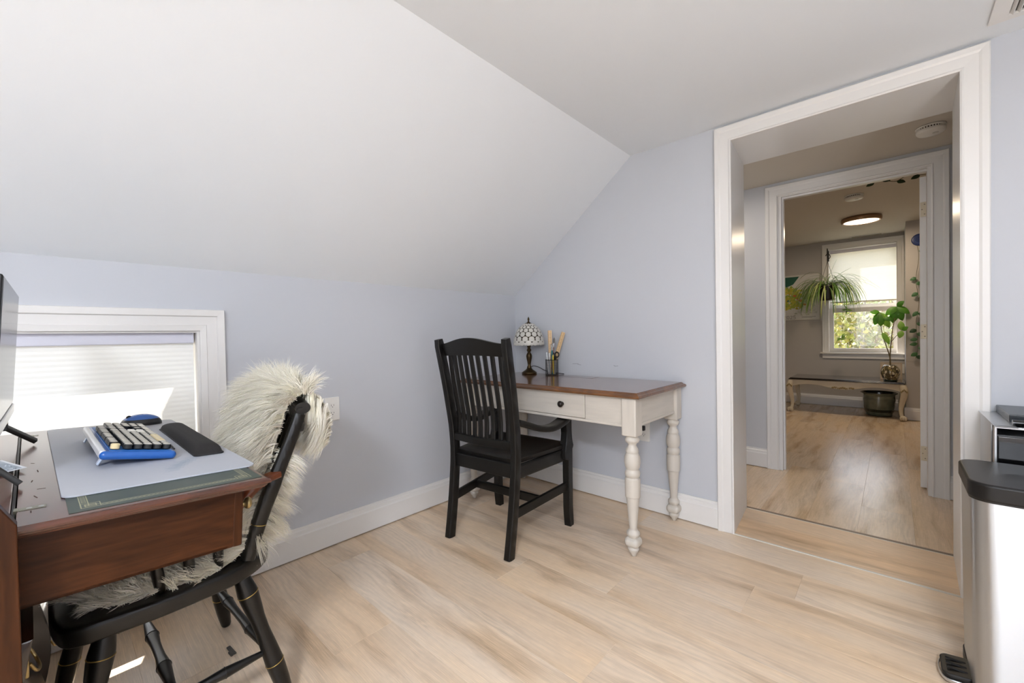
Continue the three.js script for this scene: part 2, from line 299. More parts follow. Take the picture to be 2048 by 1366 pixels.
{
  const D = V(0, 0, 1);
  struct('trim', [moulding(CAS, V(IX0 - 0.015, 0.001, IZ), V(IX0 - 0.015, IY - 0.005, IZ), V(-1, 0, 0), D, 0, 1), moulding(CAS, V(IX1 + 0.01, 0.001, IZ), V(IX1 + 0.01, IY - 0.005, IZ), V(1, 0, 0), D, 0, 1), moulding(CAS, V(IX0 - 0.015, IY - 0.005, IZ), V(IX1 + 0.01, IY - 0.005, IZ), V(0, 1, 0), D, 1, 1)], M.trimHall);
  struct('trim', [box(IX0 - 0.017, IX0 + 0.008, 0.001, IY + 0.001, IZ2, IZ + 0.002), box(IX1 - 0.008, IX1 + 0.012, 0.001, IY + 0.001, IZ2, IZ + 0.002), box(IX0 + 0.008, IX1 - 0.008, IY - 0.012, IY + 0.001, IZ2, IZ + 0.002), box(IX0 + 0.008, IX0 + 0.02, 0.001, IY - 0.024, -1.40, -1.36), box(IX0 + 0.008, IX1 - 0.008, IY - 0.024, IY - 0.012, -1.40, -1.36)], M.trimHall);
  // baseboards
  struct('baseboard_left', moulding(BASE, V(0, 0, 0.016), V(0, 0, ZF), V(0, 1, 0), V(1, 0, 0)), M.trim);
  struct('baseboard_back', [moulding(BASE, V(0, 0, 0), V(DX0 - 0.08, 0, 0), V(0, 1, 0), D), moulding(BASE, V(DX1 + 0.08, 0, 0), V(XR, 0, 0), V(0, 1, 0), D)], M.trim);
  struct('baseboard_hall', [moulding(BASE, V(HX0, 0, IZ), V(IX0 - 0.095, 0, IZ), V(0, 1, 0), D), moulding(BASE, V(IX1 + 0.09, 0, IZ), V(HX1, 0, IZ), V(0, 1, 0), D)], M.trimHall);
  struct('baseboard_far', [moulding(BASE, V(HX0, 0, FZ), V(2.275, 0, FZ), V(0, 1, 0), D), moulding(BASE, V(2.262, 0, -4.29), V(HX1, 0, -4.29), V(0, 1, 0), D), moulding(BASE, V(2.275, 0, FZ), V(2.275, 0, -4.28), V(0, 1, 0), V(-1, 0, 0))], M.trimHall);
}
// left window: casing, sash with glass, cellular shade
{
  const D = V(1, 0, 0);
  const CW = [[0, 0], [0, 0.013], [0.022, 0.015], [0.024, 0.012], [0.058, 0.014], [0.062, 0.020], [0.086, 0.022], [0.088, 0.018], [0.088, 0]];
  struct('trim', [moulding(CW, V(0, WY1, WZ0), V(0, WY1, WZ1), V(0, 1, 0), D, 1, 1), moulding(CW, V(0, WY0, WZ0), V(0, WY1, WZ0), V(0, 0, -1), D, 0, 1), moulding(CW, V(0, WY0, WZ1), V(0, WY1, WZ1), V(0, 0, 1), D, 0, 1), box(0, 0.03, WY0 - 0.03, WY0, WZ0 - 0.09, WZ1 + 0.09)], M.trim);
  struct('trim', [box(-0.44, -0.16, WY0, WY1, 1.955, 1.985)], M.exterior);   // unseen folded-out shutter, added to keep sun off part of the blind and floor
  const w = new THREE.Group(); w.name = 'window_1'; w.userData.kind = 'structure'; scene.add(w);
  obj('frame', [box(-0.16, 0.0, WY1 - 0.008, WY1, WZ0, WZ1), box(-0.16, 0, WY0, WY0 + 0.008, WZ0, WZ1), box(-0.159, -0.001, WY0 + 0.008, WY1 - 0.008, WZ0 - 0.004, WZ0 + 0.008), box(-0.159, -0.001, WY0 + 0.008, WY1 - 0.008, WZ1 - 0.008, WZ1 + 0.004)], M.trim, w);
  obj('sash', [box(-0.13, -0.10, WY0, WY0 + 0.05, WZ0, WZ1), box(-0.13, -0.10, WY1 - 0.05, WY1, WZ0, WZ1), box(-0.13, -0.10, WY0 + 0.05, WY1 - 0.05, WZ0, WZ0 + 0.05), box(-0.13, -0.10, WY0 + 0.05, WY1 - 0.05, WZ1 - 0.05, WZ1)], M.trim, w);
  obj('pane', box(-0.117, -0.113, WY0 + 0.05, WY1 - 0.05, WZ0 + 0.05, WZ1 - 0.05), M.glass, w);
}
function cellShade(name, label, W, top, bottom, pitch, pos, rotY, m = M.blind) {
  const t = thing(name, label, 'blind', pos, [0, rotY, 0]);
  const mb = new MB(), n = Math.round((top - bottom) / pitch), d = 0.001;
  for (let i = 0; i < n; i++) {
    const y0 = top - i * pitch, y1 = y0 - pitch / 2, y2 = y0 - pitch;
    mb.quad(V(0, y1, d), V(W, y1, d), V(W, y0, 0), V(0, y0, 0)); mb.quad(V(0, y2, 0), V(W, y2, 0), V(W, y1, d), V(0, y1, d));
  }
  obj('pleated_fabric', mb.geo(0), m, t);
  obj('headrail', rbox(0, W, top, top + 0.045, -0.025, 0.02, 0.004), std(0xdcdbe6, 0.4), t);
  obj('bottom_rail', rbox(0, W, bottom - 0.018, bottom, -0.01, 0.012, 0.004), std(0xe6e2d6, 0.4), t);
  return t;
}
cellShade('window_blind', 'white pleated shade drawn down over the low window beside the computer desk', WZ1 - WZ0 - 0.03, 1.066, 0.32, 0.019, [-0.045, 0, WZ1 - 0.016], Math.PI / 2);
// unseen window behind the camera, added to let in more daylight
{
  const w = new THREE.Group(); w.name = 'added_window_2'; w.userData.kind = 'structure'; scene.add(w);
  const f = (x0, x1, y0, y1) => box(x0, x1, y0, y1, ZF + 0.08, ZF + 0.12);
  obj('frame', [f(BWX0, BWX1, BWY0, BWY0 + 0.05), f(BWX0, BWX1, BWY1 - 0.05, BWY1), f(BWX0, BWX0 + 0.05, BWY0, BWY1), f(BWX1 - 0.05, BWX1, BWY0, BWY1), f((BWX0 + BWX1) / 2 - 0.03, (BWX0 + BWX1) / 2 + 0.03, BWY0, BWY1)], M.trim, w);
  obj('pane', box(BWX0 + 0.05, BWX1 - 0.05, BWY0 + 0.05, BWY1 - 0.05, ZF + 0.098, ZF + 0.102), M.glass, w);
}
// far window
{
  const D = V(0, 0, 1), z = FZ;
  const CF = CAS.map(([u, d]) => [u * 0.075 / 0.08, d]);
  struct('trim', [moulding(CF, V(FX0, FY0, z), V(FX0, FY1, z), V(-1, 0, 0), D, 0, 1), moulding(CF, V(FX1 - 0.016, FY0, z), V(FX1 - 0.016, FY1, z), V(1, 0, 0), D, 0, 1), moulding(CF, V(FX0, FY1, z), V(FX1 - 0.016, FY1, z), V(0, 1, 0), D, 1, 1)], M.trim);
  struct('trim', [rbox(FX0 - 0.10, 2.273, FY0 - 0.022, FY0, z - 0.1, z + 0.05, 0.006), rbox(FX0 - 0.075, 2.273, FY0 - 0.085, FY0 - 0.022, z, z + 0.018, 0.004)], M.trim);
  const w = new THREE.Group(); w.name = 'window_3'; w.userData.kind = 'structure'; scene.add(w);
  const my = 1.37, b = (x0, x1, y0, y1, z0 = -0.09, z1 = -0.05) => box(x0, x1, y0, y1, z + z0, z + z1);
  obj('frame', [b(FX0 - 0.005, FX0 + 0.002, FY0 + 0.002, FY1 - 0.002, -0.149, -0.001), b(FX1 - 0.002, FX1 + 0.005, FY0 + 0.002, FY1 - 0.002, -0.149, -0.001), b(FX0, FX1, FY1 - 0.002, FY1 + 0.005, -0.149, -0.001)], M.trim, w);
  obj('sash', [b(FX0, FX1, FY0, FY0 + 0.055), b(FX0, FX1, my - 0.06, my), b(FX0, FX0 + 0.05, FY0 + 0.055, my - 0.06), b(FX1 - 0.05, FX1, FY0 + 0.055, my - 0.06)], M.trim, w);
  obj('sash', [b(FX0, FX0 + 0.045, FY0, my - 0.02, -0.13, -0.092), b(FX1 - 0.045, FX1, FY0, my - 0.02, -0.13, -0.092), b(FX0, FX1, my - 0.02, my + 0.045, -0.13, -0.092), b(FX0, FX1, FY1 - 0.05, FY1, -0.13, -0.092), b(FX0, FX0 + 0.045, my + 0.045, FY1 - 0.05, -0.13, -0.092), b(FX1 - 0.045, FX1, my + 0.045, FY1 - 0.05, -0.13, -0.092)], M.trim, w);
  obj('pane', b(FX0 + 0.05, FX1 - 0.05, FY0 + 0.055, my - 0.06, -0.072, -0.068), M.glass, w);
  obj('pane', b(FX0 + 0.045, FX1 - 0.045, my + 0.045, FY1 - 0.05, -0.113, -0.109), M.glass, w);
}
cellShade('window_blind', 'cream pleated shade pulled halfway down the window above the bench', FX1 - FX0 - 0.03, 2.135, 1.46, 0.019, [FX0 + 0.015, 0, FZ - 0.03], 0, M.blindFar);
// inner door, swung open
{
  const d = new THREE.Group(); d.name = 'door_1'; d.userData.kind = 'structure'; scene.add(d);
  d.position.set(2.332, 0, -1.462); d.rotation.y = -0.16;
  const T = 0.036;
  obj('door_slab', [rbox(-T, 0, 0.012, 2.07, -0.78, 0, 0.002, 1)], M.trimHall, d);
  for (const y of [0.24, 1.05, 1.855]) { const h = obj('hinge', [rbox(-T + 0.004, 0.004, y - 0.048, y + 0.048, 0.0, 0.003, 0.0012), cyl(0.006, 0.006, 0.096, 10).translate(0.006, y - 0.048, 0.003)], std(0xcfc4ae, 0.45, 0.4), d); for (const k of [-0.032, 0, 0.032]) obj('screw', cyl(0.004, 0.0035, 0.001, 8).rotateX(Math.PI / 2).translate(-T / 2 + (k ? 0.006 : -0.006), y + k, 0.003), std(0x8d8473, 0.5, 0.5), h); }
}
// ------------------------------------------------------------------ white writing desk with a brown top
{
  const t = thing('writing_desk', 'antique white writing desk with turned legs and a brown wooden top in the corner', 'desk', [0.667, 0, 0.298]);
  const lx = 0.567, lz = 0.2525, TY = 0.792;
  const ogee = (e) => { // top: stacked rounded rectangles give the moulded edge
    const prof = [[0.010, 0.766], [0.002, 0.769], [0, 0.775], [0.004, 0.782], [0.012, 0.785], [0.0155, 0.790], [0.019, TY]], mb = new MB(), W = 0.633, D0 = -0.287, D1 = 0.312;
    const ring = ([i, y]) => [V(-W + i, y, D0 + i), V(W - i, y, D0 + i), V(W - i, y, D1 - i), V(-W + i, y, D1 - i)], u = (p) => [p.x / 1.0, p.z / 1.0 + p.y];
    for (let k = 0; k + 1 < prof.length; k++) { const a = ring(prof[k]), b = ring(prof[k + 1]); for (let i = 0; i < 4; i++) { const j = (i + 1) % 4; mb.quad(a[i], a[j], b[j], b[i], u(a[i]), u(a[j]), u(b[j]), u(b[i])); } }
    const a = ring(prof[0]); mb.quad(a[0], a[1], a[2], a[3]);
    return fixOut(mb.geo(0.5));
  };
  obj('top_edge', ogee(), M.deskEdge, t);
  obj('tabletop', uvBox(new THREE.BoxGeometry(1.226, 0.003, 0.56).translate(0, TY + 0.0006, 0.0125)), M.deskTop, t);
  const flap = obj('cable_flap', uvBox(new THREE.BoxGeometry(0.34, 0.003, 0.085).translate(-0.08, TY + 0.0012, -0.205)), M.deskTop, t);
  obj('seam', [box(-0.252, -0.25, TY, TY + 0.0024, -0.248, -0.162), box(0.09, 0.092, TY, TY + 0.0024, -0.248, -0.162), box(-0.252, 0.092, TY, TY + 0.0024, -0.162, -0.160), box(-0.11, -0.05, TY, TY + 0.0026, -0.166, -0.160)], M.black, flap);
  const lp = [[0.0001, 0], [0.012, 0], [0.014, 0.012], [0.020, 0.020], [0.027, 0.033], [0.027, 0.040], [0.021, 0.045], [0.021, 0.05], [0.021, 0.09], [0.025, 0.094], [0.031, 0.106], [0.031, 0.116], [0.022, 0.126], [0.018, 0.135], [0.031, 0.285], [0.035, 0.288], [0.036, 0.292], [0.0365, 0.375], [0.031, 0.38], [0.029, 0.383], [0.034, 0.388], [0.0365, 0.4], [0.034, 0.413], [0.028, 0.419], [0.028, 0.422], [0.034, 0.43], [0.0385, 0.455], [0.036, 0.482], [0.029, 0.498], [0.027, 0.5], [0.031, 0.505], [0.029, 0.518], [0.0195, 0.535], [0.021, 0.545], [0.03, 0.552], [0.0335, 0.56], [0.0335, 0.568], [0.027, 0.577], [0.027, 0.586]];
  const foot = new RoundedBoxGeometry(0.072, 0.048, 0.072, 4, 0.022).translate(0, 0.07, 0), block = new RoundedBoxGeometry(0.075, 0.184, 0.075, 2, 0.008).translate(0, 0.674, 0);
  for (const sx of [-1, 1]) for (const sz of [-1, 1]) { const l = obj('leg', [lathe(lp, 28), foot.clone(), block.clone()].map((g) => uvBox(g, 1)), M.deskWhite, t); l.position.set(sx * lx, 0, sz * lz); }
  obj('apron', [rbox(-lx, -0.32, 0.632, 0.766, lz - 0.015, lz + 0.022, 0.002), rbox(0.32, lx, 0.632, 0.766, lz - 0.015, lz + 0.022, 0.002), rbox(-lx, lx, 0.622, 0.636, lz - 0.015, lz + 0.026, 0.003), rbox(-lx, lx, 0.63, 0.766, -lz - 0.022, -lz, 0.002), rbox(-lx, lx, 0.745, 0.766, lz - 0.02, lz + 0.015, 0.002)], M.deskWhite, t);
  for (const s of [-1, 1]) obj('side_apron', [rbox(s * (lx + 0.009) - 0.012, s * (lx + 0.009) + 0.012, 0.632, 0.766, -lz, lz, 0.002, 2), rbox(s * (lx + 0.011) - 0.014, s * (lx + 0.011) + 0.014, 0.622, 0.636, -lz, lz, 0.003, 2)], M.deskWhite, t);
  const dr = obj('drawer', rbox(-0.317, 0.317, 0.638, 0.764, lz - 0.02, lz + 0.0225, 0.002), M.deskWhite, t);
  for (const x of [-0.176, 0.176]) obj('knob', lathe([[0.0001, 0], [0.011, 0], [0.007, 0.006], [0.008, 0.012], [0.016, 0.016], [0.0175, 0.022], [0.012, 0.029], [0.005, 0.032], [0.0001, 0.0325]], 20).rotateX(Math.PI / 2).translate(x, 0.701, lz + 0.022), M.darkKnob, dr);
}
// ------------------------------------------------------------------ black slat-back armchair at the white desk
{
  const t = thing('armchair', 'black wooden slat-back armchair drawn up to the white writing desk', 'chair', [0.581, 0, 0.752], [0, 0.09, 0]);
  const wR = 0.2, wF = 0.25;
  const postX = (y) => wR + 0.006 * y / 0.45 + 0.012 * Math.max(0, y - 0.45) / 0.6, postZ = (y) => { const k = [[0, 0.236], [0.15, 0.21], [0.3, 0.19], [0.45, 0.178], [0.6, 0.183], [0.8, 0.215], [1.068, 0.268]]; for (let i = 1; i < k.length; i++) if (y <= k[i][0]) { const f = (y - k[i - 1][0]) / (k[i][0] - k[i - 1][0]); return lerp(k[i - 1][1], k[i][1], f); } return 0.268; };
  for (const s of [-1, 1]) {
    const pts = [0, 0.08, 0.2, 0.32, 0.45, 0.58, 0.7, 0.82, 0.94, 1.06].map((y) => V(s * postX(y), y, postZ(y)));
    obj('rear_leg', sweep(pts, (q) => [0.037 - 0.004 * q, q > 0.97 ? 0.034 : 0.046], { n: 30, up: V(0, 0, 1), round: 0.22, m: 16 }), M.blackWood, t);
    // front leg rising to the arm, shaped profile in the side plane
    const sh = new THREE.Shape();
    sh.moveTo(-0.27, 0.0); sh.lineTo(-0.235, 0.0); sh.bezierCurveTo(-0.228, 0.05, -0.224, 0.08, -0.224, 0.12); sh.lineTo(-0.224, 0.375); sh.lineTo(-0.19, 0.39); sh.bezierCurveTo(-0.185, 0.44, -0.212, 0.49, -0.212, 0.53); sh.lineTo(-0.205, 0.595); sh.lineTo(-0.262, 0.595); sh.bezierCurveTo(-0.262, 0.53, -0.262, 0.49, -0.28, 0.45); sh.lineTo(-0.276, 0.44); sh.lineTo(-0.268, 0.43); sh.lineTo(-0.264, 0.13); sh.bezierCurveTo(-0.265, 0.08, -0.27, 0.05, -0.27, 0.0);
    obj('front_leg', extrude(sh, 0.036, { bevel: 0.003 }).rotateY(-Math.PI / 2).scale(1, 1, 1).translate(s * (wF + 0.002) + 0.018, 0, 0), M.blackWood, t);
    const ap = [V(s * 0.213, 0.648, 0.165), V(s * 0.226, 0.625, 0.10), V(s * 0.243, 0.596, 0.02), V(s * 0.258, 0.585, -0.07), V(s * 0.264, 0.603, -0.17), V(s * 0.262, 0.626, -0.24), V(s * 0.258, 0.630, -0.285)];
    obj('arm', sweep(ap, (q) => [0.036 + 0.034 * Math.sin(Math.min(1, q * 1.15) * 2.1), 0.032], { n: 26, up: V(0, 1, 0), round: 0.45, m: 16 }), M.blackWood, t);
    obj('side_rail', sweep([V(s * 0.207, 0.405, 0.17), V(s * 0.246, 0.405, -0.24)], () => [0.022, 0.066], { curve: false, up: V(0, 1, 0), round: 0.2 }), M.blackWood, t);
    obj('stretcher', sweep([V(s * 0.205, 0.205, 0.2), V(s * 0.249, 0.225, -0.24)], () => [0.02, 0.046], { curve: false, up: V(0, 1, 0), round: 0.2 }), M.blackWood, t);
  }
  obj('stretcher', sweep([V(-0.225, 0.212, -0.01), V(0.225, 0.212, -0.01)], () => [0.02, 0.044], { curve: false, up: V(0, 1, 0), round: 0.2 }), M.blackWood, t);
  obj('rear_rail', rbox(-0.2, 0.2, 0.372, 0.442, 0.165, 0.187, 0.004), M.blackWood, t);
  obj('front_rail', rbox(-0.25, 0.25, 0.38, 0.44, -0.255, -0.232, 0.004), M.blackWood, t);
  { // scooped seat, thicker than wide at the edge
    const mb = new MB(), N = 20, P = (i, j) => { const u = i / N * 2 - 1, v = j / N, hw = lerp(0.203, 0.262, v), z = lerp(0.172, -0.262 - 0.012 * (1 - u * u), v); const dish = 0.014 * Math.max(0, 1 - Math.pow(Math.abs(u), 2.5)) * Math.max(0, 1 - Math.pow(Math.abs(v * 2 - 0.85), 2)); const ed = Math.min(1 - Math.abs(u), v, 1 - v) < 0.03 ? 0.006 : 0; return V(u * hw, 0.47 - dish - ed, z); };
    const Q = (i, j) => { const p = P(i, j); return V(p.x * 0.98, 0.441, p.z * 0.985); };
    for (let i = 0; i < N; i++) for (let j = 0; j < N; j++) { const f = (p) => [p.z, p.x]; mb.quad(P(i, j), P(i + 1, j), P(i + 1, j + 1), P(i, j + 1)); mb.quad(Q(i, j), Q(i, j + 1), Q(i + 1, j + 1), Q(i + 1, j)); }
    for (let k = 0; k < N; k++) { mb.quad(P(k, 0), Q(k, 0), Q(k + 1, 0), P(k + 1, 0)); mb.quad(P(k + 1, N), Q(k + 1, N), Q(k, N), P(k, N)); mb.quad(P(0, k + 1), Q(0, k + 1), Q(0, k), P(0, k)); mb.quad(P(N, k), Q(N, k), Q(N, k + 1), P(N, k + 1)); }
    obj('seat', fixOut(mb.geo(0.6)), M.blackWood, t);
  }
  { // crest rail: bowed and humped
    const mb = new MB(), N = 28, fr = (k) => { const u = k / N * 2 - 1, x = u * 0.2, bow = 0.026 * (1 - u * u), top = 1.036 + 0.03 * Math.pow(Math.cos(u * Math.PI / 2), 1.6), bot = 0.972 + 0.006 * (1 - u * u), z = 0.243 + bow; return [V(x, bot, z - 0.012 - 0.012), V(x, bot, z + 0.002), V(x, top, z + 0.024), V(x, top, z)]; };
    for (let k = 0; k < N; k++) { const a = fr(k), b = fr(k + 1); for (let i = 0; i < 4; i++) { const j = (i + 1) % 4; mb.quad(a[i], b[i], b[j], a[j]); } }
    const a = fr(0), b = fr(N); mb.quad(a[0], a[1], a[2], a[3]); mb.quad(b[3], b[2], b[1], b[0]);
    obj('crest_rail', fixOut(mb.geo(0.7)), M.blackWood, t);
  }
  obj('lower_rail', sweep([V(-0.2, 0.535, 0.182), V(0, 0.535, 0.2), V(0.2, 0.535, 0.182)], () => [0.024, 0.04], { n: 14, up: V(0, 1, 0), round: 0.25 }), M.blackWood, t);
  for (let i = 0; i < 9; i++) {
    const u = (i - 4) / 4, x = u * 0.17, b0 = 0.018 * (1 - u * u), b1 = 0.026 * (1 - u * u);
    obj('slat', sweep([V(x * 0.97, 0.545, 0.182 + b0), V(x * 0.98, 0.65, 0.186 + b0 - 0.004), V(x, 0.76, 0.200 + b0), V(x, 0.87, 0.222 + b0), V(x, 0.985, 0.238 + b1)], () => [0.0245, 0.011], { n: 14, up: V(0, 0, 1), round: 0.3, m: 10 }), M.blackWood, t);
  }
}
// ------------------------------------------------------------------ mosaic lamp on the writing desk
{
  const DT = 0.7951;
  const t = thing('table_lamp', 'small bronze table lamp with a domed shade of white glass beads', 'lamp', [0.222, DT, 0.105]);
  obj('base', [lathe([[0.0001, 0], [0.053, 0], [0.055, 0.005], [0.053, 0.012], [0.049, 0.014], [0.042, 0.02], [0.026, 0.03], [0.018, 0.04], [0.0165, 0.045], [0.0001, 0.045]], 8)], M.bronze, t);
  obj('stem', lathe([[0.0165, 0.044], [0.017, 0.05], [0.012, 0.056], [0.011, 0.066], [0.014, 0.085], [0.0195, 0.112], [0.0215, 0.128], [0.018, 0.142], [0.011, 0.152], [0.010, 0.158], [0.016, 0.166], [0.0175, 0.172], [0.011, 0.180], [0.010, 0.19], [0.015, 0.196], [0.012, 0.203], [0.006, 0.21], [0.006, 0.36], [0.0001, 0.36]], 20), M.bronze, t);
  const R = 0.107, prof = [[0.106, 0.212], [0.107, 0.224], [0.105, 0.246], [0.098, 0.275], [0.085, 0.304], [0.066, 0.331], [0.042, 0.352], [0.026, 0.361]];
  obj('shade', lathe([...prof, [0.024, 0.359], [0.041, 0.349], [0.064, 0.328], [0.083, 0.301], [0.096, 0.273], [0.103, 0.245], [0.105, 0.224], [0.104, 0.212], prof[0]], 48), std(0x3a2f1c, 0.45, 0.6), t);
  // glass cabochons set in rows
  const bead = phy(0xeae6dc, 0.22, { transmission: 0.25, thickness: 0, clearcoat: 0.5, emissive: C(0xfff3dc), emissiveIntensity: 0.0 });
  const curve = new THREE.CatmullRomCurve3(prof.map(([r, y]) => V(r, y, 0)));
  const rows = [[0.055, 0.5, 0.5], [0.135, 1.0, 0], [0.315, 0.98, 0.5], [0.475, 0.9, 0], [0.615, 0.78, 0.5], [0.735, 0.62, 0], [0.835, 0.46, 0.5], [0.915, 0.34, 0]];
  const sg = new THREE.SphereGeometry(1, 10, 5, 0, Math.PI * 2, 0, Math.PI / 2);
  for (const [q, s, off] of rows) {
    const p = curve.getPoint(q), n = 14, tg = curve.getTangent(q), tilt = Math.atan2(-tg.x, tg.y);
    for (let k = 0; k < n; k++) {
      const a = (k + off) / n * Math.PI * 2, w = Math.min(0.0205 * s + 0.001, p.x * Math.PI / n * 0.93), b = obj('glass_bead', sg, bead, t);
      b.scale.set(w, 0.004, Math.min(w * 1.05, 0.0195));
      const N = V(Math.cos(tilt) * Math.cos(a), Math.sin(tilt), Math.cos(tilt) * Math.sin(a));
      b.position.set(Math.cos(a) * p.x, p.y, Math.sin(a) * p.x).addScaledVector(N, 0.0005);
      const T = V(-Math.sin(a), 0, Math.cos(a)); b.quaternion.setFromRotationMatrix(new THREE.Matrix4().makeBasis(T, N, T.clone().cross(N)));
    }
  }
  obj('cap', lathe([[0.034, 0.356], [0.03, 0.36], [0.016, 0.368], [0.008, 0.373], [0.007, 0.378], [0.0001, 0.378]], 20), M.bronze, t);
  obj('finial', lathe([[0.0001, 0.376], [0.005, 0.377], [0.004, 0.381], [0.0075, 0.39], [0.005, 0.402], [0.002, 0.409], [0.0001, 0.411]], 14), M.bronze, t);
  obj('cord', [sweep([V(-0.035, 0.004, -0.03), V(-0.05, 0.02, -0.05), V(-0.02, 0.05, -0.062), V(0.03, 0.045, -0.068), V(0.10, 0.026, -0.05), V(0.17, 0.012, -0.06), V(0.24, 0.004, -0.09)], () => [0.005, 0.005], { n: 40, up: V(0, 1, 0.2), ...roundT })], M.black, t);
}
// ------------------------------------------------------------------ wire pen cup and what stands in it
{
  const P = [0.415, 0.7951, 0.092];
  const t = thing('pen_cup', 'black mesh pen cup full of pens and rulers beside the table lamp', 'cup', P);
  const H = 0.105, R = 0.043;
  obj('rim', new THREE.TorusGeometry(R, 0.0026, 8, 36).rotateX(Math.PI / 2).translate(0, H, 0), M.black, t);
  obj('base', [cyl(R, R, 0.004, 32), new THREE.TorusGeometry(R, 0.0026, 8, 36).rotateX(Math.PI / 2).translate(0, 0.004, 0)], M.black, t);
  const w = []; for (let i = 0; i < 44; i++) { const a = i / 44 * Math.PI * 2; w.push(new THREE.CylinderGeometry(0.0007, 0.0007, H, 4).translate(Math.cos(a) * R, H / 2, Math.sin(a) * R)); } for (let i = 1; i < 12; i++) w.push(new THREE.TorusGeometry(R, 0.0007, 4, 30).rotateX(Math.PI / 2).translate(0, i * H / 12, 0));
  obj('mesh_wall', w, M.black, t);
  const stick = (name, label, cat, dx, dz, ex, ez, h, group) => { const o = thing(name, label, cat, [P[0] + dx, P[1] + 0.0045, P[2] + dz]); const d = V(ex - dx, h, ez - dz).normalize(); o.quaternion.setFromUnitVectors(V(0, 1, 0), d); return o; };
  const rulerT = canvasTex(64, 1024, (g, W, H2) => { g.fillStyle = '#d9b98c'; g.fillRect(0, 0, W, H2); g.fillStyle = 'rgba(150,105,60,0.25)'; for (let i = 0; i < 14; i++) g.fillRect(rr(0, W), 0, rr(1, 3), H2); g.fillStyle = '#4a3320'; for (let i = 0; i <= 96; i++) g.fillRect(0, i * H2 / 96, i % 8 === 0 ? 26 : i % 4 === 0 ? 17 : 10, 2); g.font = '20px sans-serif'; for (let i = 1; i < 12; i++) g.fillText(String(i), 30, i * H2 / 12 + 7); });
  const ruler = (o, L) => { const g = new RoundedBoxGeometry(0.028, L, 0.004, 1, 0.0012).translate(0, L / 2, 0), p = g.attributes.position, uv = g.attributes.uv; for (let i = 0; i < p.count; i++) uv.setXY(i, p.getX(i) / 0.028 + 0.5, p.getY(i) / L); obj('blade', g, std(0xffffff, 0.5, 0, { map: rulerT }), o); };
  const q1 = stick('ruler', 'upright pale wooden ruler, the more vertical of two in the pen cup', 'ruler', -0.018, -0.016, -0.03, -0.022, 0.3); q1.rotateY(0.75); ruler(q1, 0.305);
  const q2 = stick('ruler', 'wooden ruler leaning out of the pen cup towards the doorway', 'ruler', -0.014, -0.006, 0.075, -0.045, 0.3); q2.rotateY(0.25); ruler(q2, 0.305);
  const q3 = stick('paintbrush', 'slim paintbrush with grey bristles standing in the pen cup', 'paintbrush', 0.004, 0.012, 0.016, -0.012, 0.25);
  obj('handle', lathe([[0.0001, 0], [0.002, 0], [0.0036, 0.06], [0.003, 0.19], [0.0001, 0.19]], 10), std(0x6e3a24, 0.4), q3); obj('ferrule', cyl(0.0035, 0.005, 0.03, 12).translate(0, 0.188, 0), M.silver, q3); obj('bristles', lathe([[0.005, 0.216], [0.0075, 0.228], [0.007, 0.245], [0.002, 0.256], [0.0001, 0.256]], 10), std(0x75706a, 0.9), q3);
  const pen = (label, dx, dz, ex, ez, col, L, cap) => { const o = stick('pen', label, 'pen', dx, dz, ex, ez, L); obj('barrel', lathe([[0.0001, 0], [0.003, 0.004], [0.0045, 0.016], [0.0045, L - 0.03], [0.0001, L - 0.03]], 12), std(col, 0.35), o); obj('cap', [cyl(0.0048, 0.0045, 0.03, 12).translate(0, L - 0.031, 0), rbox(-0.0015, 0.0015, L - 0.045, L - 0.004, 0.004, 0.0065, 0.0006)], std(cap, 0.35), o); return o; };
  pen('white pen with a pale clip leaning at the lamp side of the cup', -0.012, 0.02, -0.022, 0.026, 0xe8e8e6, 0.155, 0xdfe3e4);
  pen('light grey pen standing between the white pen and the teal tool', 0.0, 0.022, 0.004, 0.03, 0xb9bdc2, 0.15, 0xd8d8d8);
  pen('yellow pen standing at the doorway side of the cup', 0.022, 0.012, 0.024, 0.016, 0xd8b528, 0.135, 0xe0c437);
  pen('black marker pen at the lamp edge of the pen cup', -0.03, 0.006, -0.036, 0.004, 0x161514, 0.155, 0x1d1c1b);
  const k = stick('craft_knife', 'teal craft tool with a silver head standing in the middle of the cup', 'craft tool', 0.004, -0.002, 0.006, 0.002, 0.2);
  obj('handle', rbox(-0.006, 0.006, 0.0, 0.165, -0.005, 0.005, 0.003), std(0x1d6f7c, 0.4), k); obj('head', [rbox(-0.007, 0.007, 0.165, 0.195, -0.005, 0.005, 0.003), new THREE.TorusGeometry(0.008, 0.003, 8, 16).translate(0, 0.2, 0)], M.silver, k);
  const sc = stick('scissors', 'black handled scissors with a round finger loop above the cup rim', 'scissors', 0.02, -0.004, 0.03, -0.006, 0.15);
  obj('blades', rbox(-0.007, 0.007, 0.0, 0.11, -0.002, 0.002, 0.001), M.silver, sc);
  obj('handle', [new THREE.TorusGeometry(0.015, 0.0042, 8, 24).scale(1, 1.15, 1).translate(0.012, 0.138, 0), new THREE.TorusGeometry(0.013, 0.0042, 8, 24).scale(1, 1.2, 1).translate(-0.018, 0.13, 0.003), rbox(-0.012, 0.01, 0.1, 0.124, -0.004, 0.004, 0.003)], M.black, sc);
}
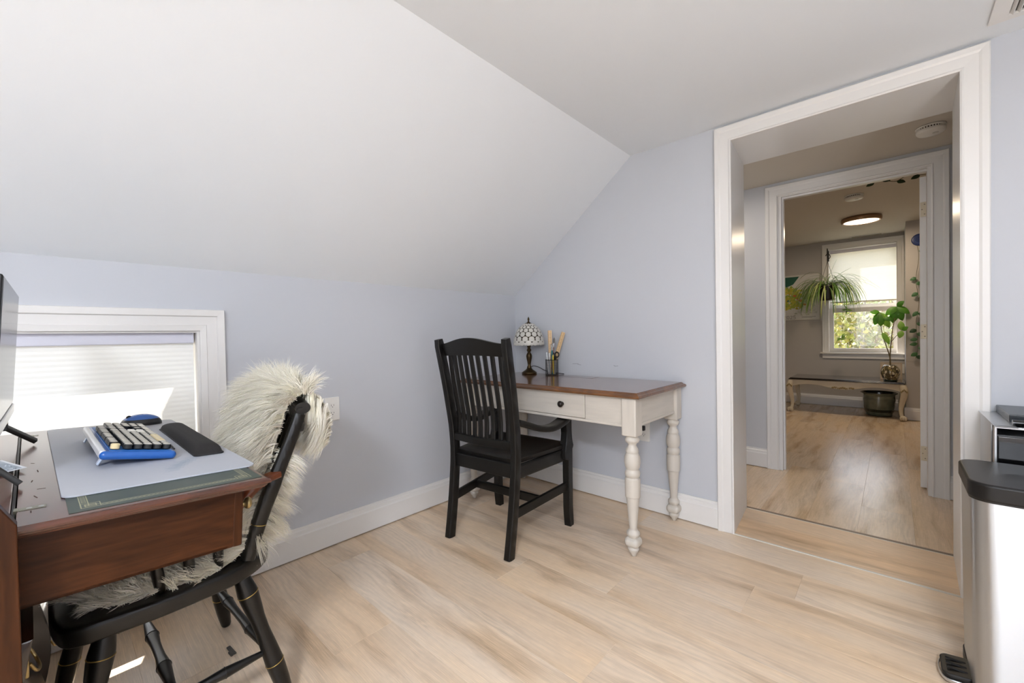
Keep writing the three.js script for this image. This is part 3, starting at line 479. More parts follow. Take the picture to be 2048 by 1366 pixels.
// ------------------------------------------------------------------ outlets, wall scuffs, smoke detectors, vents, ceiling lights
function outlet(label, pos, rotY) {
  const t = thing('wall_outlet', label, 'outlet', pos, [0, rotY, 0]);
  const pl = rrect(0.075, 0.122, 0.005);
  obj('plate', extrude(pl, 0.004, { bevel: 0.0015 }).translate(0, 0, 0.0015), M.plastic, t);
  for (const y of [-0.0195, 0.0195]) { const s = obj('socket', extrude(rrect(0.033, 0.028, 0.006), 0.0012, { bevel: 0.0004 }).translate(0, y, 0.0062), M.plastic, t); obj('slot', [rbox(-0.0078, -0.0056, y - 0.004, y + 0.005, 0.0073, 0.0079, 0.0002), rbox(0.0056, 0.0078, y - 0.003, y + 0.004, 0.0073, 0.0079, 0.0002), cyl(0.0024, 0.0024, 0.0008, 10).rotateX(Math.PI / 2).translate(0, y - 0.0085, 0.0072)], M.outletDark, s); }
  return t;
}
outlet('white wall outlet half hidden by the sheepskin on the low wall', [0, 0.708, 1.445], Math.PI / 2);
{ const o = outlet('white wall outlet under the writing desk with a black plug in it', [1.04, 0.477, 0], 0); obj('plug', [rbox(-0.012, 0.012, 0.006, 0.034, 0.008, 0.03, 0.004)], M.black, o); }
outlet('small white outlet plate on the wall beside the mosaic plant pot', [2.235, 0.55, FZ], 0);
for (const [x, y, w, a] of [[0.55, 0.872, 0.05, 0.05], [0.58, 0.866, 0.03, -0.12], [0.858, 0.866, 0.028, 0.2], [0.845, 0.87, 0.012, -0.1]]) {
  const m = new THREE.Mesh(extrude(rrect(w, 0.004, 0.0019), 0.0004).rotateZ(a).translate(x, y, 0.0002), std(0xa2a4ab, 0.8)); m.name = 'scuff_mark'; scene.getObjectByName('wall_back').add(m);
}
function detector(label, pos, r) {
  const t = thing('smoke_detector', label, 'smoke detector', pos);
  obj('base', lathe([[0.0001, 0], [r * 1.02, 0], [r * 1.02, -0.006], [r * 0.9, -0.008], [0.0001, -0.008]].reverse(), 40), M.plastic, t);
  obj('grille_ring', lathe([[r * 0.86, -0.022], [r * 0.86, -0.008]], 40), std(0x3a352f, 0.8), t);
  const v = []; for (let i = 0; i < 30; i++) { const a = i / 30 * Math.PI * 2; v.push(new THREE.BoxGeometry(0.006, 0.012, 0.006).translate(Math.cos(a) * r * 0.9, -0.013, Math.sin(a) * r * 0.9)); } obj('grille_fin', v, M.plastic, t);
  obj('cover', lathe([[0.0001, -0.042], [r * 0.5, -0.042], [r * 0.88, -0.038], [r * 0.98, -0.03], [r, -0.018], [r * 0.9, -0.017]], 40), M.plastic, t);
  obj('test_button', cyl(0.012, 0.013, 0.003, 16).rotateX(Math.PI).translate(r * 0.3, -0.0415, r * 0.2), std(0xd8d5cf, 0.4), t);
}
detector('round white smoke detector on the hall ceiling just beyond the doorway', [2.324, HC, -0.92], 0.062);
detector('round white smoke detector on the far room ceiling nearer the door than the lamp', [1.90, FC, -2.62], 0.07);
function ceilingLight(label, pos, R, power, warm, n = 'flush_ceiling_light') {
  const t = thing(n, label, 'ceiling light', pos);
  obj('rim', lathe([[R * 0.86, -0.046], [R * 0.93, -0.05], [R * 0.98, -0.042], [R, -0.02], [R * 0.97, -0.0005], [R * 0.5, -0.0005]], 48), std(0x9c7a58, 0.35, 0.5), t);
  obj('lamp_diffuser', lathe([[0.0001, -0.048], [R * 0.5, -0.047], [R * 0.86, -0.043]], 40), std(0xffffff, 0.5, 0, { emissive: C(warm), emissiveIntensity: 2.2 }), t);
  const l = new THREE.RectAreaLight(C(warm), power, R * 1.5, R * 1.5); l.position.set(pos[0], pos[1] - 0.054, pos[2]); l.lookAt(pos[0], pos[1] - 1, pos[2]); scene.add(l);
}
ceilingLight('round flush ceiling light with a bronze rim glowing in the far room', [1.905, FC, -3.68], 0.18, 46, 0xffe6c6);
ceilingLight('round flush ceiling light added behind the camera to brighten the office', [2.7, CEIL, 3.55], 0.29, ADDED_LAMP_ROOM, 0xeef4ff);  // unseen fixture, added to raise the office light
ceilingLight('unseen flush ceiling light added to brighten the hall beside the doorway', [0.95, HC, -0.87], 0.15, ADDED_LAMP_HALL, 0xfff0dc);  // hidden fixture, added to lift the light in the hall
{ // unseen uplighter added to brighten the ceiling
  const P = [3.15, 0, 2.35], t = thing('added_floor_lamp', 'short floor lamp with an open bowl, added out of view to brighten the ceiling', 'lamp', P);
  obj('base', lathe([[0.0001, 0], [0.15, 0], [0.15, 0.012], [0.03, 0.03], [0.0001, 0.03]], 36), M.bronze, t);
  obj('pole', cyl(0.012, 0.012, 0.58, 16).translate(0, 0.02, 0), M.bronze, t);
  obj('bowl_shade', lathe([[0.012, 0.58], [0.09, 0.605], [0.16, 0.66], [0.18, 0.70], [0.176, 0.702], [0.155, 0.666], [0.088, 0.612], [0.0001, 0.596]], 40), M.plastic, t);
  obj('lamp_bulb', cyl(0.13, 0.135, 0.01, 32).translate(0, 0.66, 0), std(0xffffff, 0.5, 0, { emissive: C(0xf4f7ff), emissiveIntensity: 3 }), t);
  const l = new THREE.RectAreaLight(C(0xf7f7fa), ADDED_LAMP_FLOOR, 0.22, 0.22); l.position.set(P[0], 0.705, P[2]); l.lookAt(P[0], 3, P[2]); scene.add(l);
}
{ // ceiling register with slats
  const t = thing('air_vent', 'white slatted air vent in the ceiling above the doorway corner', 'vent', [2.60, CEIL, 0.255]);
  const W = 0.18, D = 0.135;
  obj('frame', [extrude((() => { const s = rrect(2 * W, 2 * D, 0.004); s.holes.push(pathRect(-W + 0.045, W - 0.045, -D + 0.035, D - 0.035)); return s; })(), 0.005, { bevel: 0.002 }).rotateX(Math.PI / 2).translate(0, -0.002, 0)], M.trim, t);
  obj('duct', box(-W + 0.04, W - 0.04, -0.0015, -0.0005, -D + 0.03, D - 0.03), std(0x3a352e, 0.9), t);
  for (let i = 0; i < 18; i++) obj('slat', box(-0.0012, 0.0012, -0.007, 0.007, -D + 0.035, D - 0.035).rotateZ(0.6).translate(-W + 0.052 + i * 0.0155, -0.006, 0), M.trim, t);
  obj('screw', cyl(0.004, 0.0035, 0.002, 10).rotateX(Math.PI).translate(-W + 0.02, -0.007, D - 0.03), M.silver, t);
}
{
  const t = thing('air_vent', 'narrow white air vent on the far ceiling above the window', 'vent', [1.905, FC, -4.87]);
  obj('frame', rbox(-0.17, 0.17, -0.006, -0.0005, -0.05, 0.05, 0.002), M.trim, t);
  for (let i = 0; i < 5; i++) obj('slat', box(-0.15, 0.15, -0.009, -0.006, -0.034 + i * 0.017 - 0.002, -0.034 + i * 0.017 + 0.002), std(0xa9a498, 0.6), t);
}
{
  const t = tag(obj('floor_scrap', [rbox(-0.028, 0.028, 0.0005, 0.006, -0.006, 0.006, 0.002), rbox(0.004, 0.03, 0.0005, 0.008, 0.004, 0.012, 0.002)], std(0x4a4540, 0.5)), 'small dark scrap lying on the floor between the armchair legs', 'scrap');
  t.position.set(0.47, 0, 2.026); t.rotation.y = 0.1;
}
// ------------------------------------------------------------------ cherry computer desk with a pulled-out writing leaf
const LEAF = { x: 0.61, y: 0.788, z: 2.477, tilt: -3 * Math.PI / 180 };
const YAW = 0.026, tiltQ = new THREE.Quaternion().setFromAxisAngle(V(1, 0, 0), LEAF.tilt), leafQ = new THREE.Quaternion().setFromAxisAngle(V(0, 1, 0), YAW).multiply(tiltQ);
function onLeaf(name, label, cat, x, z, yaw = 0, h = 0.0006, group) {
  const o = thing(name, label, cat, [0, 0, 0], [0, 0, 0], group);
  o.position.copy(V(x - LEAF.x, h, (z - LEAF.z) / Math.cos(LEAF.tilt)).applyQuaternion(leafQ)).add(V(LEAF.x, LEAF.y, LEAF.z));
  o.quaternion.copy(leafQ).multiply(new THREE.Quaternion().setFromAxisAngle(V(0, 1, 0), yaw)); return o;
}
{
  const t = thing('computer_desk', 'reddish brown wooden desk with a leather topped writing leaf by the low window', 'desk', [LEAF.x, 0, LEAF.z], [0, YAW, 0]);
  const L = (g) => g.applyQuaternion(tiltQ).translate(0, LEAF.y, 0);   // leaf frame -> desk frame
  const X = 0.545, Z0 = -0.367;
  { const prof = [[0.02, -0.021], [0.012, -0.020], [0.007, -0.015], [0.006, -0.012], [0.001, -0.010], [0, -0.006], [0.003, -0.002], [0.008, 0]], mb = new MB(), ring = ([i, y]) => [V(-X + i, y, Z0 + i), V(X - i, y, Z0 + i), V(X - i, y, 0), V(-X + i, y, 0)], u = (p) => [p.x / 1.28 + 0.2, (p.z + p.y) / 0.64];
    for (let k = 0; k + 1 < prof.length; k++) { const a = ring(prof[k]), b = ring(prof[k + 1]); for (let i = 0; i < 4; i++) { const j = (i + 1) % 4, uu = (p) => i % 2 ? [p.z, p.y + p.x] : [p.x, p.y + p.z]; mb.quad(a[i], a[j], b[j], b[i], uu(a[i]), uu(a[j]), uu(b[j]), uu(b[i])); } }
    const a = ring(prof[0]), b = ring(prof[7]); mb.quad(a[0], a[1], a[2], a[3]); const f = (p) => [p.x, p.z]; mb.quad(b[3], b[2], b[1], b[0], f(b[3]), f(b[2]), f(b[1]), f(b[0]));
    obj('writing_leaf', L(fixOut(mb.geo(0.5))), M.cherryTop, t); }
  const leatherT = canvasTex(2048, 640, (g, W, H) => {
    g.fillStyle = '#2d3b34'; g.fillRect(0, 0, W, H);
    for (let i = 0; i < 9000; i++) { g.fillStyle = rnd() < 0.5 ? 'rgba(20,34,28,0.25)' : 'rgba(90,112,100,0.16)'; g.fillRect(rnd() * W, rnd() * H, 3, 2); }
    g.strokeStyle = '#a09a78'; const B = 34; g.lineWidth = 3; g.strokeRect(B, B, W - 2 * B, H - 2 * B); g.strokeRect(B + 22, B + 22, W - 2 * B - 44, H - 2 * B - 44); g.lineWidth = 2;
    const el = (x, y, r) => { g.beginPath(); g.arc(x, y, r, 0, 6.3); g.stroke(); };
    for (let x = B + 60; x < W - B - 60; x += 14) { el(x, B + 11, 6); el(x, H - B - 11, 6); } for (let y = B + 60; y < H - B - 60; y += 14) { el(B + 11, y, 6); el(W - B - 11, y, 6); }
    g.lineWidth = 3; for (const x of [B, W - B - 54]) for (const y of [B, H - B - 54]) { g.strokeRect(x, y, 54, 54); g.strokeRect(x + 12, y + 12, 30, 30); g.fillStyle = '#a09a78'; g.fillRect(x + 18, y + 8, 4, 38); g.fillRect(x + 30, y + 8, 4, 38); }
  });
  { const g = new THREE.BoxGeometry(1.045, 0.0012, 0.296).translate(0, 0.0002, -0.206), p = g.attributes.position, uv = g.attributes.uv; for (let i = 0; i < p.count; i++) uv.setXY(i, p.getX(i) / 1.045 + 0.5, -(p.getZ(i) + 0.206) / 0.296 + 0.5); obj('leather_inset', L(g), std(0xffffff, 0.42, 0, { map: leatherT }), t); }
  for (const x of [-0.44, 0.437]) { const h = obj('hinge', L(mergeGeometries([rbox(x - 0.009, x + 0.009, 0, 0.0009, -0.034, -0.002, 0.0004), rbox(x - 0.009, x + 0.009, -0.02, 0.002, -0.0015, 0.004, 0.0012)])), std(0x8f8f80, 0.4, 0.6), t); for (const z of [-0.028, -0.014]) obj('screw', L(lathe([[0.0001, 0.0018], [0.0032, 0.0014], [0.004, 0.001]], 10).translate(x, 0, z)), M.silver, h); }
  for (const [x, z, l, a] of [[0.36, -0.022, 0.02, 0.2], [0.30, -0.03, 0.012, 1.4], [0.22, -0.018, 0.016, -0.1], [0.12, -0.027, 0.024, 0.05], [0.02, -0.02, 0.01, 0.6], [0.46, -0.016, 0.014, 0], [-0.3, -0.024, 0.03, 0.02]]) obj('wear_mark', L(extrude(rrect(l, 0.0016, 0.0007), 0.0002).rotateX(-Math.PI / 2).rotateY(a).translate(x, 0.0001, z)), std(0x45291d, 0.6), t);
  obj('end_clip', L(rbox(0.535, 0.546, -0.03, 0.008, 0.001, 0.008, 0.002)), M.brass, t);
  // drawer box under the leaf
  const AX = 0.505, AZ = -0.318, YB = -0.145, YT = -0.021;
  const ap = obj('drawer_box', [rbox(AX - 0.02, AX, YB, YT, AZ + 0.01, 0.0, 0.002, 2), rbox(-AX, -AX + 0.02, YB, YT, AZ + 0.01, 0.0, 0.002, 2), rbox(-AX, AX, YB, YB + 0.008, AZ + 0.02, 0.0, 0.002, 0), rbox(-AX, AX, YT - 0.004, YT, AZ + 0.02, 0.0, 0.001)].map(L), M.cherry, t);
  const df = obj('drawer_front', L(rbox(-AX - 0.002, AX + 0.002, YB, YT, AZ - 0.006, AZ + 0.012, 0.003)), M.cherry, t);
  for (const x of [-0.4, 0.462]) obj('knob', L(lathe([[0.0001, 0], [0.014, 0], [0.013, 0.003], [0.006, 0.006], [0.006, 0.014], [0.012, 0.018], [0.014, 0.024], [0.009, 0.029], [0.0001, 0.030]], 20).rotateX(-Math.PI / 2).translate(x, -0.07, AZ - 0.006)), M.brass, df);
  // carcass behind the hinge line
  obj('fixed_top', rbox(-0.53, 0.548, LEAF.y - 0.03, LEAF.y, 0.007, 0.50, 0.002), M.cherryTop, t);
  obj('gap_shade', rbox(-0.525, 0.545, LEAF.y - 0.03, LEAF.y - 0.003, 0.002, 0.0068, 0.001), M.black, t);  // black fill stands in for the shade inside the hinge gap
  obj('carcass_rail', rbox(-0.53, 0.548, 0.60, LEAF.y - 0.03, 0.016, 0.034, 0.002), M.mahogany, t);
  for (const s of [1, -1]) obj('side_panel', uvBox(extrude(poly(s > 0 ? [[-0.002, 0.0], [-0.002, LEAF.y + 0.012], [0.05, LEAF.y + 0.115], [0.5, LEAF.y + 0.15], [0.5, 0.0]] : [[0.012, 0], [0.012, LEAF.y - 0.03], [0.5, LEAF.y - 0.03], [0.5, 0]]), 0.02, { bevel: 0.0015 }).rotateY(-Math.PI / 2).translate(s > 0 ? 0.570 : -0.532, 0, 0), 1), M.cherry, t);
  obj('back_panel', rbox(-0.53, 0.548, 0.05, LEAF.y + 0.14, 0.48, 0.498, 0.002), M.cherry, t);
  // bow-fronted pedestals
  for (const s of [-1, 1]) {
    const x0 = s > 0 ? 0.20 : -0.528, x1 = x0 + 0.328, sh = new THREE.Shape(); // profile in the y, z plane
    const zf = (y) => -0.022 - 0.020 * Math.sin((y - 0.06) / 0.54 * Math.PI * 2 - 0.4);
    sh.moveTo(0.06, 0.46); for (let y = 0.06; y <= 0.601; y += 0.03) sh.lineTo(y, zf(y)); sh.lineTo(0.6, 0.46);
    const g = extrude(sh, 0.328, { bevel: 0.003 }); g.applyMatrix4(new THREE.Matrix4().makeBasis(V(0, 1, 0), V(0, 0, 1), V(1, 0, 0))); g.translate(x0, 0, 0);
    const pd = obj('pedestal', uvBox(smooth(g, 0.5), 0), M.mahogany, t);
    obj('plinth', rbox(x0 + 0.01, x1 - 0.01, 0, 0.06, 0.02, 0.45, 0.004), M.mahogany, t);
    for (const y of [0.17, 0.33, 0.49]) obj('drawer_pull', [rbox((x0 + x1) / 2 - 0.04, (x0 + x1) / 2 + 0.04, y - 0.016, y + 0.016, zf(y) - 0.005, zf(y) + 0.004, 0.002), sweep([V((x0 + x1) / 2 - 0.03, y + 0.004, zf(y) - 0.006), V((x0 + x1) / 2 - 0.024, y - 0.016, zf(y) - 0.014), V((x0 + x1) / 2, y - 0.022, zf(y) - 0.018), V((x0 + x1) / 2 + 0.024, y - 0.016, zf(y) - 0.014), V((x0 + x1) / 2 + 0.03, y + 0.004, zf(y) - 0.006)], () => [0.005, 0.005], { n: 14, up: V(0, 0, 1), ...roundT })], M.brass, pd);
  }
}
{ // desk mat
  const W = 0.934, D = 0.322, t = onLeaf('desk_mat', 'pale grey desk mat spread over the green leather of the writing leaf', 'desk mat', 0.563, 2.263, 0, 0.0011);
  const tex = canvasTex(2048, 720, (g, w, h) => {
    const gr = g.createLinearGradient(0, 0, w, h); gr.addColorStop(0, '#b2b2b6'); gr.addColorStop(0.5, '#aaadb4'); gr.addColorStop(1, '#aeb1b8'); g.fillStyle = gr; g.fillRect(0, 0, w, h);
    for (let k = 0; k < 5; k++) { const x = w * 0.78 + k * 40, y = h * 0.22 + k * 26; for (let i = 0; i < 60; i++) { g.strokeStyle = 'rgba(120,135,155,0.20)'; g.lineWidth = 2; g.beginPath(); g.moveTo(x + i * 2.4, y + i * 0.7); g.quadraticCurveTo(x + i * 2.4 + rr(-26, 26), y + i + 24, x + i * 2.4 + rr(-50, 40), y + i + rr(20, 70)); g.stroke(); } }
    g.fillStyle = '#5b5f68'; for (let i = 0; i < 26; i++) for (let j = 0; j < 3; j++) if (rnd() < 0.75) { g.fillRect(w * 0.24 + i * 17, h * 0.66 + j * 20, rr(3, 8), rr(6, 11)); }
    g.fillStyle = '#3e4148'; g.fillRect(w * 0.47, h * 0.66, 70, 14); g.fillRect(w * 0.56, h * 0.69, 60, 16);
  });
  const s = rrect(W, D, 0.02), g = extrude(s, 0.0022, { bevel: 0.0006 }).rotateX(-Math.PI / 2).translate(0, 0.0006, 0), p = g.attributes.position, uv = g.attributes.uv;
  for (let i = 0; i < p.count; i++) uv.setXY(i, p.getX(i) / W + 0.5, -p.getZ(i) / D + 0.5);
  obj('pad', g, std(0xffffff, 0.55, 0, { map: tex }), t);
  const st = []; for (let i = 0; i < 150; i++) for (const z of [-D / 2 + 0.001, D / 2 - 0.001]) st.push(new THREE.BoxGeometry(0.0022, 0.0026, 0.0018).translate(-W / 2 + 0.024 + i * (W - 0.048) / 149, 0.0018, z)); for (let i = 0; i < 48; i++) for (const x of [-W / 2 + 0.001, W / 2 - 0.001]) st.push(new THREE.BoxGeometry(0.0018, 0.0026, 0.0024).translate(x, 0.0018, -D / 2 + 0.024 + i * (D - 0.048) / 47));
  const o = obj('edge_stitching', st, std(0x34363b, 0.8), t); o.userData.kind = 'stuff';
}
{ // keyboard: +x is the left-hand end for whoever sits at the desk
  const t = onLeaf('keyboard', 'blue mechanical keyboard with round black keys on the desk mat', 'keyboard', 0.618, 2.291, 0.0, 0.0045);
  const W = 0.436, D = 0.142, tilt = -0.155, q = new THREE.Quaternion().setFromAxisAngle(V(1, 0, 0), tilt), K = (g) => g.applyQuaternion(q).translate(0, 0.0125, 0);
  const blue = phy(0x1857a4, 0.32, { clearcoat: 0.3 }), top = phy(0x2563a8, 0.4);
  obj('case', [new RoundedBoxGeometry(W, 0.02, D, 4, 0.0095).translate(0, 0.008, 0)].map(K), blue, t);
  obj('top_plate', K(rbox(-W / 2 + 0.012, W / 2 - 0.012, 0.0175, 0.0192, -D / 2 + 0.01, D / 2 - 0.016, 0.0008)), top, t);
  obj('rear_strip', K(rbox(-W / 2 + 0.008, W / 2 - 0.008, 0.002, 0.0188, D / 2 - 0.012, D / 2 + 0.0012, 0.004)), std(0xd9dbe0, 0.3, 0.3), t);
  for (const x of [-0.17, 0.17]) obj('foot', rbox(-0.009, 0.009, -0.024, 0, -0.002, 0.002, 0.001).rotateX(-0.5).translate(x, 0.0245, D / 2 - 0.014), std(0xb9c4d6, 0.35, 0.4), t);
  const kb = phy(0x191a1c, 0.35, { clearcoat: 0.3 }), kt = phy(0xa9a396, 0.34, { clearcoat: 0.4 }), cream = phy(0xd9c79a, 0.4), cream2 = phy(0xdfdcd2, 0.35);  // kt: reflected light on the black key tops put into a paler colour
  const u = 0.0187, gap = 0.0018, rows = [[[1, 1], [1, 0], ...Array(4).fill([1]), [0.5, 0], ...Array(4).fill([1]), [0.5, 0], ...Array(4).fill([1]), [0.25, 0], ...Array(3).fill([1])], [...Array(13).fill([1]), [2], [0.25, 0], [1], [1], [1], [0.25, 0], [1], [1], [1], [1]], [[1.5], ...Array(12).fill([1]), [1.5], [0.25, 0], [1], [1], [1], [0.25, 0], [1], [1], [1], [1]], [[1.75], ...Array(11).fill([1]), [2.25, 2], [3.5, 0], [1], [1], [1], [1]], [[2.25], ...Array(10).fill([1]), [2.75, 2], [1.25, 0], [1], [1.25, 0], [1], [1], [1], [1]], [[1.25], [1.25], [1.25], [6.25, 1], [1.25], [1.25], [1.25], [1.25], [0.25, 0], [1], [1], [1], [0.25, 0], [2], [1], [1]]];
  const geoA = new Map(), geoB = new Map();
  rows.forEach((row, r) => {
    let x = W / 2 - 0.0125; const z = D / 2 - 0.0255 - (r + (r ? 0.22 : 0)) * u * 0.985;
    for (const [w, c = -1] of row) {
      const cx = x - w * u / 2; x -= w * u; if (c === 0) continue;
      const key = w; if (!geoA.has(key)) { const w2 = w * u - gap, d2 = u - gap, R = Math.min(w2, d2) * 0.42; geoA.set(key, extrude(rrect(w2, d2, R), 0.0085, { bevel: 0.0012, curve: 5 }).rotateX(-Math.PI / 2)); geoB.set(key, extrude(rrect(w2 - 0.003, d2 - 0.003, R * 0.85), 0.0008, { bevel: 0.0006, curve: 5 }).rotateX(-Math.PI / 2)); }
      const k = obj('key', geoA.get(key), c === 1 ? cream : c === 2 ? cream2 : kb, t); k.quaternion.copy(q); k.position.copy(V(cx, 0.0225, z).applyQuaternion(q)).add(V(0, 0.0125, 0));
      const kt2 = obj('key_top', geoB.get(key), c === 1 ? cream : c === 2 ? cream2 : kt, k); kt2.position.y = 0.0092;
    }
  });
  obj('cable', sweep([V(-0.09, 0.008, -0.062), V(-0.06, 0.004, -0.085), V(0.05, 0.004, -0.09), V(0.10, 0.003, -0.088)], () => [0.004, 0.004], { n: 20, up: V(0, 1, 0), ...roundT }), M.black, t);
}
{ // wrist rest
  const t = onLeaf('wrist_rest', 'long black padded wrist rest beside the blue keyboard', 'wrist rest', 0.592, 2.148, -0.02, 0.0045);
  const W = 0.515, D = 0.066, sh = rrect(W, D, 0.012);
  obj('base', extrude(sh, 0.002, { bevel: 0.001 }).rotateX(-Math.PI / 2).translate(0, 0.001, 0), std(0x131315, 0.6), t);
  const mb = new MB(), N = 30, Mv = 12, P = (i, j) => { const a = i / N * 2 - 1, b = j / Mv * 2 - 1, e = Math.pow(Math.max(0, 1 - Math.pow(Math.abs(a), 14)), 0.5) * Math.pow(Math.max(0, 1 - Math.pow(Math.abs(b), 3.2)), 0.5); return V(a * (W / 2 - 0.001), 0.003 + 0.023 * e, b * (D / 2 - 0.001)); };
  for (let i = 0; i < N; i++) for (let j = 0; j < Mv; j++) mb.quad(P(i, j), P(i, j + 1), P(i + 1, j + 1), P(i + 1, j));
  obj('pad', mb.geo(0.9), phy(0x1b1817, 0.85, { sheen: 0.4, sheenRoughness: 0.6 }), t);
}
{ // mouse
  const t = onLeaf('mouse', 'blue and black computer mouse behind the keyboard at the window side', 'mouse', 0.176, 2.197, 0.1, 0.0045);
  const shell = (y0, y1, sx) => { const mb = new MB(), N = 28, K2 = 10, P = (i, j) => { const a = i / N * Math.PI * 2, q = lerp(y0, y1, j / K2), r = Math.pow(Math.max(0, 1 - Math.pow(q, 2.2)), 0.55), c = Math.cos(a), s = Math.sin(a); return V(Math.sign(c) * Math.pow(Math.abs(c), 0.8) * 0.036 * sx * r, 0.001 + 0.038 * q, s * 0.058 * r * sx + 0.002); }; for (let i = 0; i < N; i++) for (let j = 0; j < K2; j++) mb.quad(P(i, j), P(i, j + 1), P(i + 1, j + 1), P(i + 1, j)); if (y0 === 0) for (let i = 0; i < N; i++) mb.tri(V(0, 0.001, 0.002), P(i, 0), P(i + 1, 0)); return mb.geo(1.2); };
  obj('body', shell(0, 0.62, 1), phy(0x17191d, 0.4, { clearcoat: 0.2 }), t);
  obj('top_shell', shell(0.55, 1, 1.012), phy(0x2f63b0, 0.35, { clearcoat: 0.3 }), t);
  obj('scroll_wheel', new THREE.CylinderGeometry(0.008, 0.008, 0.007, 18).rotateZ(Math.PI / 2).translate(0, 0.028, 0.036), M.rubber, t);
}
{ // monitor on two sloping feet, on the fixed part of the desk and the leaf
  const t = thing('monitor', 'slim computer monitor with a silver chin on black splayed feet', 'monitor', [0.61, LEAF.y, 2.505], [0, 0, 0]);
  const x0 = -0.275, x1 = 0.27, q = (g) => g.translate(0, -0.1, 0).rotateX(-0.06).translate(0, 0.1, 0);
  obj('bezel', [q(rbox(x0, x1, 0.118, 0.426, -0.006, 0.02, 0.003))], std(0x1a1a1c, 0.4), t);
  obj('screen', q(rbox(x0 + 0.004, x1 - 0.004, 0.126, 0.422, -0.0072, -0.005, 0.0008)), phy(0x3d4044, 0.22, { clearcoat: 0.5, clearcoatRoughness: 0.25 }), t);
  obj('chin', q(rbox(x0 - 0.002, x1 + 0.002, 0.096, 0.122, -0.010, 0.022, 0.003)), std(0xc9cacb, 0.3, 0.6), t);
  for (const x of [x0 + 0.03, x1 - 0.02]) obj('foot', [rbox(x - 0.008, x + 0.008, 0.05, 0.1, 0.0, 0.018, 0.003), sweep([V(x, 0.062, 0.008), V(x + (x < 0 ? -0.022 : 0.014), 0.008, x < 0 ? -0.048 : -0.037)], (k) => [0.017, 0.011], { curve: false, up: V(0, 0, 1), round: 0.3 }), sweep([V(x, 0.062, 0.01), V(x, 0.008, 0.07)], () => [0.017, 0.011], { curve: false, up: V(0, 0, 1), round: 0.3 })], M.black, t);
  obj('bracket', rbox(x0 + 0.02, x0 + 0.06, 0.07, 0.10, 0.0, 0.03, 0.003), std(0xb9a58c, 0.4, 0.3), t);
}
{
  const t = thing('photo_card', 'printed card with a grey picture lying between the monitor feet', 'card', [0.655, LEAF.y + 0.004, 2.538], [0.06, 0.28, 0]);
  const tex = canvasTex(512, 340, (g, w, h) => { g.fillStyle = '#d9dde2'; g.fillRect(0, 0, w, h); g.fillStyle = '#8d9aa8'; g.fillRect(16, 16, w - 32, h - 32); for (let i = 0; i < 160; i++) { g.strokeStyle = rnd() < 0.5 ? 'rgba(230,235,240,0.6)' : 'rgba(60,72,88,0.5)'; g.lineWidth = rr(2, 8); g.beginPath(); const x = rr(20, w - 20), y = rr(20, h - 20); g.moveTo(x, y); g.lineTo(Math.min(w - 20, x + rr(10, 90)), Math.min(h - 20, y + rr(-20, 30))); g.stroke(); } });
  const g = new THREE.BoxGeometry(0.16, 0.0008, 0.11), p = g.attributes.position, uv = g.attributes.uv; for (let i = 0; i < p.count; i++) uv.setXY(i, p.getX(i) / 0.16 + 0.5, -p.getZ(i) / 0.11 + 0.5);
  obj('sheet', g, std(0xffffff, 0.4, 0, { map: tex }), t);
}
